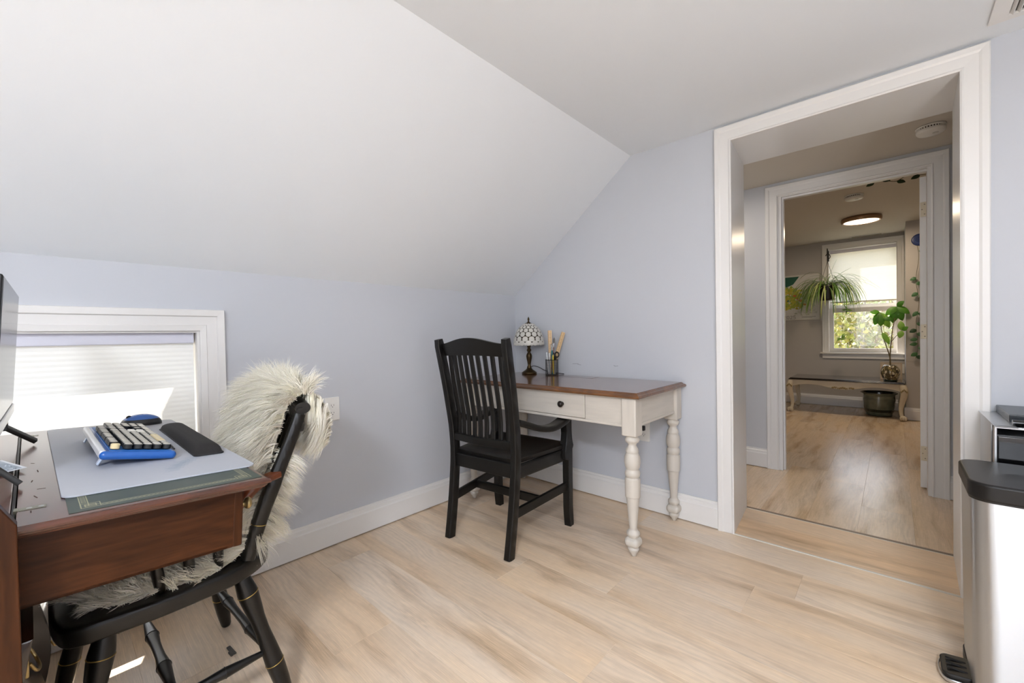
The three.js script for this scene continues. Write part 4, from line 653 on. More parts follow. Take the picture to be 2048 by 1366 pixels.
// ------------------------------------------------------------------ black captain's chair with cherry arms
{
  const O = [0.58, 0, 2.20], t = thing('captains_chair', 'black spindle-back armchair with gold rings and brown arms under a sheepskin', 'chair', O);
  const W = (x, y, z) => V(x - O[0], y - O[1], z - O[2]);
  { // seat
    const s = new THREE.Shape(); const pts = [[-0.255, 0.21], [-0.27, 0.12], [-0.27, 0.0], [-0.25, -0.12], [-0.19, -0.2], [-0.09, -0.228], [0, -0.232], [0.09, -0.228], [0.19, -0.2], [0.25, -0.12], [0.27, 0.0], [0.27, 0.12], [0.255, 0.21], [0.2, 0.232], [0, 0.24], [-0.2, 0.232]];
    const c = new THREE.CatmullRomCurve3(pts.map(([x, z]) => V(x, z, 0)), true).getPoints(80); s.setFromPoints(c.map((p) => new THREE.Vector2(p.x, -p.y)));
    obj('seat', smooth(extrude(s, 0.024, { bevel: 0.012, seg: 5 }).rotateX(-Math.PI / 2).translate(0, 0.415, 0), 0.5), M.blackGloss, t);
  }
  const ring = (A, B, q, r) => { const d = B.clone().sub(A); return new THREE.TorusGeometry(r, 0.0013, 6, 28).applyQuaternion(new THREE.Quaternion().setFromUnitVectors(V(0, 0, 1), d.clone().normalize())).translate(...A.clone().addScaledVector(d, q).toArray()); };
  const legP = [[0, 0.013], [0.02, 0.016], [0.08, 0.0185], [0.16, 0.0215], [0.27, 0.0235], [0.32, 0.0235], [0.42, 0.0215], [0.54, 0.0185], [0.64, 0.0195], [0.72, 0.023], [0.8, 0.0255], [0.84, 0.0255], [0.92, 0.021], [1, 0.016]];
  const legs = [[[0.78, 0.42, 2.075], [0.825, 0, 1.965]], [[0.38, 0.42, 2.075], [0.30, 0, 2.0]], [[0.79, 0.42, 2.345], [0.83, 0, 2.42]], [[0.37, 0.42, 2.345], [0.325, 0, 2.43]]];
  for (const [a, b] of legs) { const B = W(...a), A = W(...b), l = obj('leg', turned(A, B, legP.map(([q, r]) => [q, r])), M.blackGloss, t); obj('gold_ring', [ring(A, B, 0.3, 0.0236), ring(A, B, 0.82, 0.0256)], M.gold, l); }
  const strP = [[0, 0.008], [0.12, 0.011], [0.27, 0.0155], [0.29, 0.0155], [0.4, 0.012], [0.5, 0.0115], [0.6, 0.012], [0.71, 0.0155], [0.73, 0.0155], [0.88, 0.011], [1, 0.008]];
  const stretch = (a, b, r = 1) => { const A = W(...a), B = W(...b), s = obj('stretcher', turned(A, B, strP.map(([q, k]) => [q, k * r])), M.blackGloss, t); obj('line_ring', [ring(A, B, 0.28, 0.0155 * r), ring(A, B, 0.72, 0.0155 * r)], M.black, s); };
  stretch([0.325, 0.17, 2.035], [0.805, 0.17, 2.015]); stretch([0.348, 0.16, 2.232], [0.81, 0.19, 2.232], 1.05); stretch([0.808, 0.165, 2.015], [0.815, 0.165, 2.39], 0.9); stretch([0.338, 0.165, 2.035], [0.345, 0.165, 2.4], 0.9);
  for (const s of [1, -1]) {
    const px = (x) => 0.58 + s * (x - 0.58);
    const p = [[0.795, 0.445, 2.056], [0.80, 0.50, 2.040], [0.804, 0.56, 2.022], [0.808, 0.62, 2.0], [0.810, 0.67, 1.98], [0.811, 0.73, 1.954], [0.812, 0.79, 1.93], [0.812, 0.845, 1.91]].map(([x, y, z]) => W(px(x), y, z));
    const l = obj('back_post', sweep(p, (q) => q < 0.5 ? [0.036, lerp(0.036, 0.044, q * 2)] : q < 0.66 ? [lerp(0.036, 0.026, (q - 0.5) / 0.16), lerp(0.044, 0.038, (q - 0.5) / 0.16)] : [0.026, lerp(0.038, 0.034, (q - 0.66) / 0.34)], { n: 40, up: V(0, 0, 1), round: 0.8, m: 20 }), M.blackGloss, t);
    obj('gold_ring', ring(p[1], p[2], 0.7, 0.0195), M.gold, l);
    const a = [[0.812, 0.676, 1.975], [0.826, 0.672, 2.02], [0.842, 0.652, 2.06], [0.852, 0.622, 2.10], [0.854, 0.602, 2.16], [0.848, 0.598, 2.26], [0.838, 0.598, 2.34]].map(([x, y, z]) => W(px(x), y, z));
    obj('arm', sweep(a, (q) => [0.03 + 0.024 * q, 0.024], { n: 26, up: V(0, 1, 0), round: 0.6, m: 16 }), woodM(0x7a3c1e, 0.3, { clearcoat: 0.4 }), t);
    for (const [z0, x0, z1] of [[2.125, 0.80, 2.135], [2.19, 0.808, 2.20], [2.25, 0.815, 2.268]]) obj('arm_spindle', turned(W(px(x0), 0.445, z0), W(px(x0 + 0.03), 0.60, z1), [[0, 0.009], [0.3, 0.0125], [0.6, 0.0115], [1, 0.008]]), M.blackGloss, t);
  }
  { // crest rail with a rolled top
    const P = []; for (let i = 0; i <= 8; i++) { const u = i / 4 - 1; P.push(W(0.58 + u * 0.237, 0.862 + 0.012 * (1 - u * u), 1.902 - 0.03 * (1 - u * u))); }
    obj('crest_rail', [sweep(P, () => [0.044, 0.036], { n: 24, up: V(0, 1, 0), round: 1, m: 18 }), sweep(P.map((p) => p.clone().add(V(0, -0.035, 0.008))), () => [0.022, 0.075], { n: 24, up: V(0, 1, 0), round: 0.5, m: 14 })], M.blackGloss, t);
  }
  for (let i = 0; i < 6; i++) { const u = (i - 2.5) / 2.5, b = 0.03 * (1 - u * u); obj('back_spindle', sweep([W(0.58 + u * 0.155, 0.445, 2.03 - b), W(0.58 + u * 0.165, 0.6, 1.995 - b), W(0.58 + u * 0.175, 0.83, 1.915 - b)], (q) => [0.018 + 0.012 * Math.sin(q * 3.1), 0.014], { n: 12, up: V(0, 0, 1), ...roundT }), M.blackGloss, t); }
}
// ------------------------------------------------------------------ sheepskin draped over the captain's chair
{
  const O = V(0.58, 0.47, 2.1), t = thing('sheepskin', 'shaggy cream sheepskin draped over the back and seat of the spindle-back chair', 'sheepskin', O.toArray());
  const path = [[1.812, 0.735], [1.805, 0.79], [1.822, 0.86], [1.858, 0.908], [1.895, 0.918], [1.935, 0.89], [1.962, 0.82], [1.99, 0.73], [2.02, 0.63], [2.045, 0.54], [2.075, 0.485], [2.14, 0.464], [2.24, 0.461], [2.33, 0.460], [2.385, 0.459]];
  const c = new THREE.CatmullRomCurve3(path.map(([z, y]) => V(0, y, z)));
  const half = (v) => { const k = [[0, 0.17], [0.1, 0.2], [0.22, 0.205], [0.35, 0.2], [0.5, 0.18], [0.62, 0.2], [0.8, 0.228], [0.95, 0.2], [1, 0.15]]; for (let i = 1; i < k.length; i++) if (v <= k[i][0]) return lerp(k[i - 1][1], k[i][1], (v - k[i - 1][0]) / (k[i][0] - k[i - 1][0])); return 0.13; };
  const S = (u, v) => { const p = c.getPointAt(v), e = half(v) * (1 + 0.06 * noise(v * 14 + 3, u > 0 ? 2.5 : 9.5)); return V(0.602 + u * e, p.y - 0.012 * Math.pow(Math.abs(u), 3), p.z); };
  const N = (u, v) => { const d = 0.004, a = S(u, Math.min(1, v + d)).sub(S(u, Math.max(0, v - d))), n = V(1, 0, 0).cross(a).normalize(); return n.y < -0.0 && v > 0.2 ? n.negate() : n; };
  { const mb = new MB(), A = 12, B = 40; for (let i = 0; i < A; i++) for (let j = 0; j < B; j++) { const P = (a, b) => S(a / A * 2 - 1, b / B).sub(O); mb.quad(P(i, j), P(i, j + 1), P(i + 1, j + 1), P(i + 1, j)); } obj('hide', mb.geo(0.9), std(0xf0e8d6, 0.9, 0, { side: THREE.DoubleSide }), t); }
  const pos = [], nor = [], col = [], idx = [];
  const lock = (root, dir0, len, sag, curl, tint) => {
    const side = V(rnd() - 0.5, rnd() - 0.5, rnd() - 0.5).cross(dir0).normalize(), nn = side.clone().cross(dir0).normalize(), d = dir0.clone(), p = root.clone(), n = 6, w0 = rr(0.0007, 0.0013), base = pos.length / 3;
    for (let i = 0; i <= n; i++) {
      const q = i / n, w = w0 * (1 - 0.85 * q * q);
      pos.push(p.x - side.x * w - O.x, p.y - side.y * w - O.y, p.z - side.z * w - O.z, p.x + side.x * w - O.x, p.y + side.y * w - O.y, p.z + side.z * w - O.z);
      nor.push(nn.x, nn.y, nn.z, nn.x, nn.y, nn.z); for (let k = 0; k < 2; k++) col.push(tint[0], tint[1], tint[2]);
      if (i < n) { const b = base + i * 2; idx.push(b, b + 1, b + 3, b, b + 3, b + 2); }
      p.addScaledVector(d, len / n); d.addScaledVector(sag, 1 / n).addScaledVector(side, curl * 1.5 * Math.sin(q * 7 + curl * 40) / n).normalize();
    }
  };
  const down = V(0, -1, 0);
  const tuft = (u, v, back) => {
    const r = S(u, v).add(V(0, 0, back ? -0.022 : 0)), n = back ? V(rr(-0.4, 0.4), rr(-0.4, 0.1), -1).normalize() : N(u, v), seat = v > 0.62;
    const flow = V(rr(-0.5, 0.5), rr(-0.35, 0.35), rr(-0.5, 0.5)).add(V(u * 0.45, 0, 0)).add(seat ? V(0, 0, 0.5) : V(0, v < 0.2 ? -0.5 : -0.15, 0));
    const len = back ? rr(0.07, 0.11) : seat ? rr(0.045, 0.08) : rr(0.06, 0.098), L = rr(0.9, 1.0), tint = [L * 0.99, L * 0.945, L * rr(0.80, 0.87)];
    const dir = n.clone().multiplyScalar(seat ? 0.7 : 0.95).add(flow.multiplyScalar(0.75)).normalize(), curl = rr(-0.9, 0.9), sag = down.clone().multiplyScalar(seat ? 0.55 : 1.15);
    for (let k = 0; k < 18; k++) { const o = V(rr(-1, 1), rr(-1, 1), rr(-1, 1)).multiplyScalar(0.0062), rt = r.clone().add(o).addScaledVector(n, -0.002), dd = dir.clone().addScaledVector(o, -14).add(V(rr(-0.1, 0.1), rr(-0.1, 0.1), rr(-0.1, 0.1))).normalize(), f = rr(0.92, 1.06); lock(rt, dd, len * rr(0.75, 1.1), sag, curl + rr(-0.2, 0.2), tint.map((x) => Math.min(0.97, x * f))); }
  };
  for (let i = 0; i < 4600; i++) tuft(rr(-1, 1), Math.pow(rnd(), 1.0), false);
  for (let i = 0; i < 1100; i++) tuft(rr(-1, 1), rr(0.42, 0.66), true);
  const g = new THREE.BufferGeometry(); g.setAttribute('position', new THREE.Float32BufferAttribute(pos, 3)); g.setAttribute('normal', new THREE.Float32BufferAttribute(nor, 3)); g.setAttribute('color', new THREE.Float32BufferAttribute(col, 3)); g.setIndex(idx);
  const f = obj('wool', g, phy(0xffffff, 0.75, { vertexColors: true, side: THREE.DoubleSide, transmission: 0.35, thickness: 0 }), t); f.userData.kind = 'stuff';
}
// ------------------------------------------------------------------ stainless pedal bin and the appliance behind it
{
  const t = thing('trash_can', 'tall stainless steel pedal bin with a black lid right of the doorway', 'trash can', [2.467, 0, 0.54]);
  const X = 0.14, Z = 0.15, H = 0.595;
  const ringAt = (y, i, r) => rrect(2 * (X - i), 2 * (Z - i), r);
  const body = (() => { const mb = new MB(), n = 96, pts = (i, y) => ringAt(y, i, 0.045).getSpacedPoints(n).slice(0, n).map((p) => V(p.x, y, p.y)), lv = [[0.006, 0.03], [0.004, 0.2], [0.002, 0.4], [0, H]].map(([i, y]) => pts(i, y)); let per = 0; const acc = [0]; for (let k = 0; k < n; k++) { per += lv[3][k].distanceTo(lv[3][(k + 1) % n]); acc.push(per); } for (let l = 0; l < 3; l++) for (let k = 0; k < n; k++) { const j = (k + 1) % n; mb.quad(lv[l][k], lv[l + 1][k], lv[l + 1][j], lv[l][j], [acc[k], lv[l][0].y], [acc[k], lv[l + 1][0].y], [acc[k + 1], lv[l + 1][0].y], [acc[k + 1], lv[l][0].y]); } const g = mb.geo(0.8); return g; })();
  obj('body', body, M.steel, t);
  obj('base', extrude(rrect(2 * X - 0.006, 2 * Z - 0.006, 0.045), 0.03, { bevel: 0.003 }).rotateX(-Math.PI / 2).translate(0, 0.002, 0), M.black, t);
  const lidM = phy(0x131110, 0.4, { specularIntensity: 0.8 });
  const lid = obj('lid', [extrude(rrect(2 * X + 0.012, 2 * Z + 0.012, 0.05), 0.034, { bevel: 0.007, seg: 4 }).rotateX(-Math.PI / 2).translate(0, H + 0.004, 0)], lidM, t);
  obj('lid_panel', extrude((() => { const s = rrect(2 * X - 0.05, 2 * Z - 0.06, 0.03); return s; })(), 0.0015, { bevel: 0.0015 }).rotateX(-Math.PI / 2).translate(0.008, H + 0.0375, 0), phy(0x24211f, 0.5), lid);
  obj('rim', extrude((() => { const s = rrect(2 * X + 0.006, 2 * Z + 0.006, 0.047); s.holes.push(new THREE.Path(rrect(2 * X - 0.01, 2 * Z - 0.01, 0.042).getPoints(10))); return s; })(), 0.012).rotateX(-Math.PI / 2).translate(0, H - 0.006, 0), M.black, t);
  const ped = obj('pedal', [extrude(rrect(0.075, 0.11, 0.02), 0.010, { bevel: 0.004, seg: 3 }).rotateX(-Math.PI / 2).rotateZ(0.12).translate(-X - 0.018, 0.022, 0.03), rbox(-X - 0.01, -X + 0.05, 0.01, 0.026, -0.015, 0.065, 0.004)], M.black, t);
  obj('pedal_trim', sweep([V(-X - 0.01, 0.020, 0.093), V(-X - 0.045, 0.016, 0.087), V(-X - 0.058, 0.015, 0.06), V(-X - 0.058, 0.015, 0.0), V(-X - 0.045, 0.016, -0.027)], () => [0.004, 0.010], { n: 24, up: V(0, 1, 0), round: 0.8 }), M.silver, ped);
  for (const z of [0.005, 0.03, 0.055]) obj('grip_rib', rbox(-X - 0.045, -X - 0.0, 0.036, 0.039, z - 0.004, z + 0.004, 0.0015).rotateZ(0.0), M.rubber, ped);
}
{
  const t = thing('appliance', 'black and silver boxy appliance behind the pedal bin against the back wall', 'appliance', [2.62, 0, 0.18]);
  const x0 = -0.212, x1 = 0.32, z0 = -0.175, z1 = 0.175, H = 0.748;
  obj('cabinet', rbox(x0 + 0.004, x1, 0.03, H - 0.025, z0, z1 - 0.012, 0.004), std(0x17181a, 0.35), t);
  obj('side_panel', [rbox(x0, x0 + 0.004, 0.03, H, z0 + 0.05, z1 - 0.07, 0.001)], M.silver, t);
  obj('side_trim', rbox(x0, x0 + 0.006, 0.03, H - 0.002, z1 - 0.03, z1 - 0.002, 0.001), M.silver, t);
  obj('top_frame', [moulding([[0, 0], [0, 0.003], [0.05, 0.003], [0.05, 0]], V(x0, H, z0), V(x0, H, z1), V(1, 0.0, 0), V(0, 1, 0)), rbox(x0, x1, H - 0.004, H + 0.003, z1 - 0.014, z1, 0.001)], M.silver, t);
  obj('front_glass', rbox(x0 + 0.008, x1 - 0.004, 0.05, H - 0.03, z1 - 0.012, z1, 0.002), phy(0x0a0a0b, 0.08, { clearcoat: 1 }), t);
  obj('lid', rbox(x0 + 0.045, x1, H + 0.002, H + 0.03, z0, z1 - 0.10, 0.003), phy(0x2c3034, 0.25), t);
  obj('handle', sweep([V(x0 + 0.045, H + 0.012, z1 - 0.05), V(x1, H + 0.012, z1 - 0.05)], () => [0.022, 0.018], { curve: false, up: V(0, 1, 0), round: 0.9 }), phy(0x0e0f10, 0.2, { clearcoat: 0.6 }), t);
  for (const x of [x0 + 0.03, x1 - 0.03]) obj('foot', cyl(0.018, 0.02, 0.031, 14).translate(x, 0, 0.1), M.black, t);
  for (const x of [x0 + 0.03, x1 - 0.03]) obj('foot', cyl(0.018, 0.02, 0.031, 14).translate(x, 0, -0.12), M.black, t);
}
// ------------------------------------------------------------------ far room: bench, pots, plants, poster
{
  const t = thing('bench', 'carved cream bench with claw feet and a dark polished top under the far window', 'bench', [1.70, 0, -4.455]);
  const X = 0.565, Z = 0.285, cream = phy(0xd4c9b2, 0.5), dark = woodM(0x2a2320, 0.18, { clearcoat: 0.7, clearcoatRoughness: 0.12 });
  obj('bench_top', [rbox(-X, X, 0.425, 0.44, -Z - 0.02, Z + 0.02, 0.006), rbox(-X + 0.012, X - 0.012, 0.438, 0.449, -Z - 0.008, Z + 0.008, 0.005)], dark, t);
  const skirt = (L, drop) => { const s = new THREE.Shape(); s.moveTo(-L, 0); s.lineTo(-L, -0.09); s.bezierCurveTo(-L * 0.8, -0.045, -L * 0.55, -0.045, -L * 0.35, -0.07); s.bezierCurveTo(-L * 0.2, -0.09, -L * 0.1, -drop, 0, -drop); s.bezierCurveTo(L * 0.1, -drop, L * 0.2, -0.09, L * 0.35, -0.07); s.bezierCurveTo(L * 0.55, -0.045, L * 0.8, -0.045, L, -0.09); s.lineTo(L, 0); return s; };
  const ap = obj('apron', [extrude(skirt(X - 0.03, 0.098), 0.018, { bevel: 0.003 }).translate(0, 0.425, Z - 0.018), extrude(skirt(X - 0.03, 0.098), 0.018, { bevel: 0.003 }).translate(0, 0.425, -Z), ...[-1, 1].map((s) => extrude(skirt(Z, 0.07), 0.018, { bevel: 0.003 }).rotateY(Math.PI / 2).translate(s * (X - 0.03) - 0.009, 0.425, 0))], cream, t);
  const carve = []; for (let i = -6; i <= 6; i++) carve.push(new THREE.SphereGeometry(0.012, 8, 6).scale(1.1, 0.7 + 0.3 * Math.cos(i), 0.6).rotateZ(i * 0.5).translate(i * 0.0165, 0.345 + 0.006 * Math.cos(i * 1.3), Z + 0.004)); obj('carving', carve, std(0x96855f, 0.7), ap);
  for (const sx of [-1, 1]) for (const sz of [-1, 1]) {
    const bx = sx * (X - 0.03), bz = sz * (Z - 0.02), o = sx * 0.02, oz = sz * 0.02;
    const l = obj('leg', [sweep([V(bx, 0.425, bz), V(bx + o, 0.37, bz + oz), V(bx + o * 1.1, 0.31, bz + oz), V(bx + o * 0.3, 0.22, bz + oz * 0.3), V(bx - o * 0.3, 0.13, bz - oz * 0.3), V(bx, 0.06, bz), V(bx + o * 0.6, 0.03, bz + oz * 0.6)], (q) => { const w = q < 0.25 ? lerp(0.062, 0.07, q * 4) : lerp(0.07, 0.036, Math.min(1, (q - 0.25) / 0.5)); return [w, w]; }, { n: 24, up: V(0, 0, 1), round: 0.8, m: 14 })], cream, t);
    const cl = [new THREE.SphereGeometry(0.034, 16, 12).scale(1, 0.9, 1).translate(bx + o * 0.7, 0.031, bz + oz * 0.7)]; for (let k = -1; k <= 1; k++) cl.push(new THREE.SphereGeometry(0.013, 8, 6).scale(1, 1.9, 1).translate(bx + o * 0.7 + k * 0.02, 0.034, bz + oz * 0.7 + sz * 0.03)); obj('claw_foot', cl, cream, l);
    const kn = []; for (let i = 0; i < 5; i++) kn.push(new THREE.SphereGeometry(0.009, 7, 5).scale(0.8, 1.3, 0.5).translate(bx + o + (i - 2) * 0.012, 0.365 - Math.abs(i - 2) * 0.012, bz + sz * 0.055)); obj('knee_carving', kn, std(0x96855f, 0.7), l);
  }
}
{
  const t = thing('ceramic_pot', 'wide dark green glazed pot standing on the floor beneath the bench', 'pot', [2.03, 0, -4.48]);
  const tex = dataTex(128, 128, (u, v) => { const n = fbm(u * 8, v * 10, 3, 8, 10), k = v > 0.72 ? 0.5 : 1; return [(92 + 50 * n) * k + 12, (98 + 42 * n) * k + 12, (84 + 34 * n) * k + 10]; });
  obj('bowl', lathe([[0.0001, 0.004], [0.115, 0.004], [0.125, 0.012], [0.145, 0.1], [0.155, 0.2], [0.15, 0.24], [0.155, 0.262], [0.175, 0.275], [0.178, 0.285], [0.170, 0.287], [0.148, 0.262], [0.14, 0.05], [0.0001, 0.04]], 48), phy(0xffffff, 0.22, { map: tex, clearcoat: 0.6 }), t);
  obj('saucer', lathe([[0.0001, 0], [0.12, 0], [0.13, 0.012], [0.126, 0.014], [0.0001, 0.006]], 40), phy(0x37392f, 0.35), t);
}
function leafGeo(L, W, fold, bend, n = 8) { // leaf along +y, face +z
  const mb = new MB(), P = (i, s) => { const q = i / n, w = W * Math.pow(Math.sin(Math.PI * Math.pow(q, 0.75)), 0.9) * 0.5, y = L * Math.sin(q * bend) / bend, z = -L * (1 - Math.cos(q * bend)) / bend; return V(s * w, y, z - Math.abs(s) * w * fold); };
  for (let i = 0; i < n; i++) { mb.quad(P(i, 0), P(i, 1), P(i + 1, 1), P(i + 1, 0), [0.5, i / n], [1, i / n], [1, (i + 1) / n], [0.5, (i + 1) / n]); mb.quad(P(i, -1), P(i, 0), P(i + 1, 0), P(i + 1, -1), [0, i / n], [0.5, i / n], [0.5, (i + 1) / n], [0, (i + 1) / n]); }
  return mb.geo(0.9);
}
const leafM = (c) => phy(c, 0.5, { side: THREE.DoubleSide, transmission: 0.4, thickness: 0 });
function aim(o, dir, up = V(0, 1, 0)) { const y = dir.clone().normalize(), x = y.clone().cross(up).normalize(), z = x.clone().cross(y).normalize(); o.quaternion.setFromRotationMatrix(new THREE.Matrix4().makeBasis(x, y, z)); }
{ // potted sapling on the bench
  const t = thing('potted_plant', 'leafy young tree in a round mosaic pot on the right end of the bench', 'plant', [2.138, 0.4495, -4.26]);
  const mos = dataTex(256, 128, (u, v) => { let best = 9, second = 9, id = 0; const gx = 22, gy = 11, X = u * gx, Y = v * gy; for (let a = -1; a <= 1; a++) for (let b = -1; b <= 1; b++) { const cx = Math.floor(X) + a, cy = Math.floor(Y) + b, h = perm[perm[(cx + gx) % gx] + (cy + gy) % gy], d = Math.hypot(cx + (h & 15) / 16 - X, cy + (h >> 4) / 16 - Y); if (d < best) { second = best; best = d; id = h; } else if (d < second) second = d; } if (second - best < 0.1) return [52, 44, 34]; const pal = [[178, 164, 128], [120, 112, 78], [208, 200, 176], [92, 84, 58], [154, 138, 96], [70, 66, 48]]; return pal[id % 6]; });
  const pot = obj('mosaic_pot', lathe([[0.0001, 0.0], [0.05, 0.0], [0.052, 0.01], [0.068, 0.03], [0.079, 0.06], [0.078, 0.085], [0.066, 0.112], [0.05, 0.126], [0.046, 0.128], [0.044, 0.118], [0.0001, 0.112]].map(([r, y]) => [r * 1.1, y * 1.5]), 40), phy(0xffffff, 0.25, { map: mos, clearcoat: 0.5 }), t);
  obj('dish', lathe([[0.0001, -0.0], [0.058, 0], [0.066, 0.018], [0.063, 0.019], [0.056, 0.004], [0.0001, 0.003]], 32), phy(0x4b5a50, 0.3), t);
  const st = std(0x6c6046, 0.8), sw = (pts, r0, r1) => sweep(pts.map((p) => V(...p)), (q) => [lerp(r0, r1, q), lerp(r0, r1, q)], { n: 16, up: V(0, 0, 1), ...roundT });
  obj('stem', [sw([[0, 0.11, 0], [0.0, 0.2, 0.004], [-0.002, 0.30, 0]], 0.018, 0.014), sw([[-0.002, 0.29, 0], [-0.035, 0.42, 0.01], [-0.075, 0.60, 0], [-0.09, 0.82, 0]], 0.013, 0.006), sw([[-0.002, 0.29, 0], [0.008, 0.45, 0], [0.022, 0.62, 0.01], [0.045, 0.76, 0], [0.058, 0.88, 0]], 0.013, 0.006), sw([[0.012, 0.47, 0], [0.05, 0.53, 0.01], [0.10, 0.60, 0.01]], 0.008, 0.004)], st, t);
  const mats = [leafM(0x5d9a2f), leafM(0x4a8726), leafM(0x86b54a)];
  const leaf = (p, d, L, W, m) => { const l = obj('leaf', leafGeo(L, W, 0.35, 1.1), mats[m], t); l.position.set(...p); aim(l, V(...d), V(0, 0.3, 1)); };
  const A = [-0.09, 0.82, 0], B = [0.058, 0.88, 0], Q = [0.10, 0.60, 0.01];
  leaf(A, [-0.3, -0.8, 0.5], 0.17, 0.08, 1); leaf(A, [0.05, -0.85, 0.5], 0.18, 0.085, 0); leaf(A, [0.42, -0.8, 0.35], 0.22, 0.085, 2); leaf(A, [-0.5, 0.15, 0.5], 0.10, 0.06, 0); leaf([-0.07, 0.58, 0.01], [0.4, -0.75, 0.4], 0.17, 0.055, 2);
  leaf(B, [-0.55, -0.45, 0.5], 0.15, 0.08, 0); leaf(B, [-0.2, -0.9, 0.4], 0.21, 0.09, 1); leaf(B, [0.6, -0.35, 0.4], 0.15, 0.075, 0); leaf(B, [0.25, 0.35, 0.5], 0.10, 0.06, 1); leaf(B, [0.3, -0.85, 0.4], 0.19, 0.085, 1); leaf(Q, [-0.05, 0.8, 0.4], 0.12, 0.065, 2); leaf(Q, [0.3, 0.35, 0.6], 0.08, 0.05, 0); leaf(Q, [-0.15, -0.6, 0.5], 0.10, 0.06, 2); leaf([0.04, 0.74, 0], [-0.6, 0.1, 0.5], 0.11, 0.06, 1);
}
{
  const t = thing('cardboard_card', 'plain beige card propped behind the round mosaic pot on the bench', 'card', [2.145, 0.4495, -4.47]);
  obj('card', rbox(-0.10, 0.10, 0, 0.21, -0.002, 0.002, 0.001).rotateX(-0.12), std(0xcdb9a2, 0.8), t);
  obj('inner_panel', rbox(-0.085, 0.085, 0.012, 0.197, 0.0021, 0.003, 0.0004).rotateX(-0.12), std(0xd9cbb8, 0.7), t);
}
{ // hanging spider plant
  const t = thing('hanging_plant', 'spider plant spilling from a dark pot hung beside the far window', 'plant', [1.511, 1.475, -4.655]);
  const pot = obj('pot', lathe([[0.0001, 0], [0.072, 0], [0.076, 0.004], [0.096, 0.17], [0.104, 0.172], [0.105, 0.19], [0.097, 0.19], [0.092, 0.15], [0.0001, 0.15]], 36), phy(0x1c1513, 0.4), t);
  obj('saucer', lathe([[0.0001, -0.006], [0.08, -0.006], [0.09, 0.012], [0.086, 0.012], [0.0001, 0]], 32), phy(0x2a201c, 0.4), t);
  const H = []; for (let k = 0; k < 3; k++) { const a = k / 3 * 6.283 + 0.4; H.push(sweep([V(Math.cos(a) * 0.1, 0.18, Math.sin(a) * 0.1), V(0, 0.52, 0)], () => [0.004, 0.004], { curve: false, up: V(0.3, 0, 1), ...roundT })); }
  H.push(sweep([V(0, 0.51, 0), V(0.012, 0.545, 0), V(0.03, 0.575, 0), V(0.02, 0.61, 0), V(-0.005, 0.615, 0), V(-0.02, 0.595, 0)], () => [0.01, 0.006], { n: 20, up: V(0, 0, 1), ...roundT }));
  obj('hanger', H, M.black, t);
  const lm = [leafM(0x6f9a3c), leafM(0x8fb558), leafM(0xc3d08a), leafM(0x547e2c)];
  const blade = (dir, len, w, droop) => { const mb = new MB(), n = 9, d = dir.clone().normalize(), p = V(0, 0.17, 0).add(V(rr(-0.06, 0.06), 0, rr(-0.06, 0.06))), s = d.clone().cross(V(0, 1, 0)).normalize(); let prev = null; for (let i = 0; i <= n; i++) { const q = i / n, ww = w * Math.pow(Math.sin(Math.PI * (0.12 + 0.88 * (1 - q * q * 0.0) * (1 - q))), 0.6) * (q > 0.98 ? 0.1 : 1), c = d.clone().cross(s).normalize(); const a = [p.clone().addScaledVector(s, ww / 2).addScaledVector(c, -ww * 0.15), p.clone(), p.clone().addScaledVector(s, -ww / 2).addScaledVector(c, -ww * 0.15)]; if (prev) { mb.quad(prev[0], prev[1], a[1], a[0]); mb.quad(prev[1], prev[2], a[2], a[1]); } prev = a; p.addScaledVector(d, len / n); d.add(V(0, -droop / n, 0)).normalize(); } return mb.geo(1); };
  for (let i = 0; i < 240; i++) {
    const a = rnd() * 6.283, up = rr(0.15, 1.3), s = Math.sin(a);
    const dir = V(Math.cos(a), up, s < 0 ? s * 0.1 : s * 0.8), len = rr(0.34, 0.62), w = rr(0.010, 0.017);
    if (s > 0.75 && rnd() < 0.6) continue;
    obj('leaf', blade(dir, len, w, rr(3.0, 5.2)), lm[Math.floor(rnd() * 4)], t);
  }
  for (const [x, y, z, len, dr] of [[0.9, 0.65, 0.1, 0.62, 1.9], [0.9, 0.5, 0.2, 0.55, 1.6], [0.7, 0.9, 0.1, 0.6, 2.4], [0.35, 1.2, 0.0, 0.4, 0.4], [-0.8, 0.4, 0.2, 0.5, 1.6], [-0.9, 0.9, 0.1, 0.45, 3.2], [-0.5, 1.3, 0.1, 0.42, 2.6], [0.6, 0.7, 0.2, 0.4, 0.6]]) obj('leaf', blade(V(x, y, z), len, 0.013, dr), lm[0], t);
  // trailing plantlets
  for (const [x, y0, z, L] of [[0.16, -0.12, 0.05, 0.42], [0.22, -0.02, 0.03, 0.14]]) { const r = obj('runner', sweep([V(0.05, 0.18, 0.03), V(x * 0.8, 0.22, z), V(x, 0.05, z), V(x, y0 - L * 0.5, z), V(x - 0.01, y0 - L, z)], () => [0.003, 0.003], { n: 20, up: V(0, 0, 1), ...roundT }), lm[2], t); for (let k = 0; k < 12; k++) { const m = new THREE.Mesh(leafGeo(rr(0.05, 0.09), 0.014, 0.3, 1.4, 5), lm[k % 2]); m.name = 'leaf'; m.position.set(x - 0.01, y0 - L + rr(0, 0.03), z); aim(m, V(rr(-1, 1), rr(-0.3, 0.9), rr(-0.6, 0.8)), V(0.01, 0.2, 1)); r.add(m); } }
}
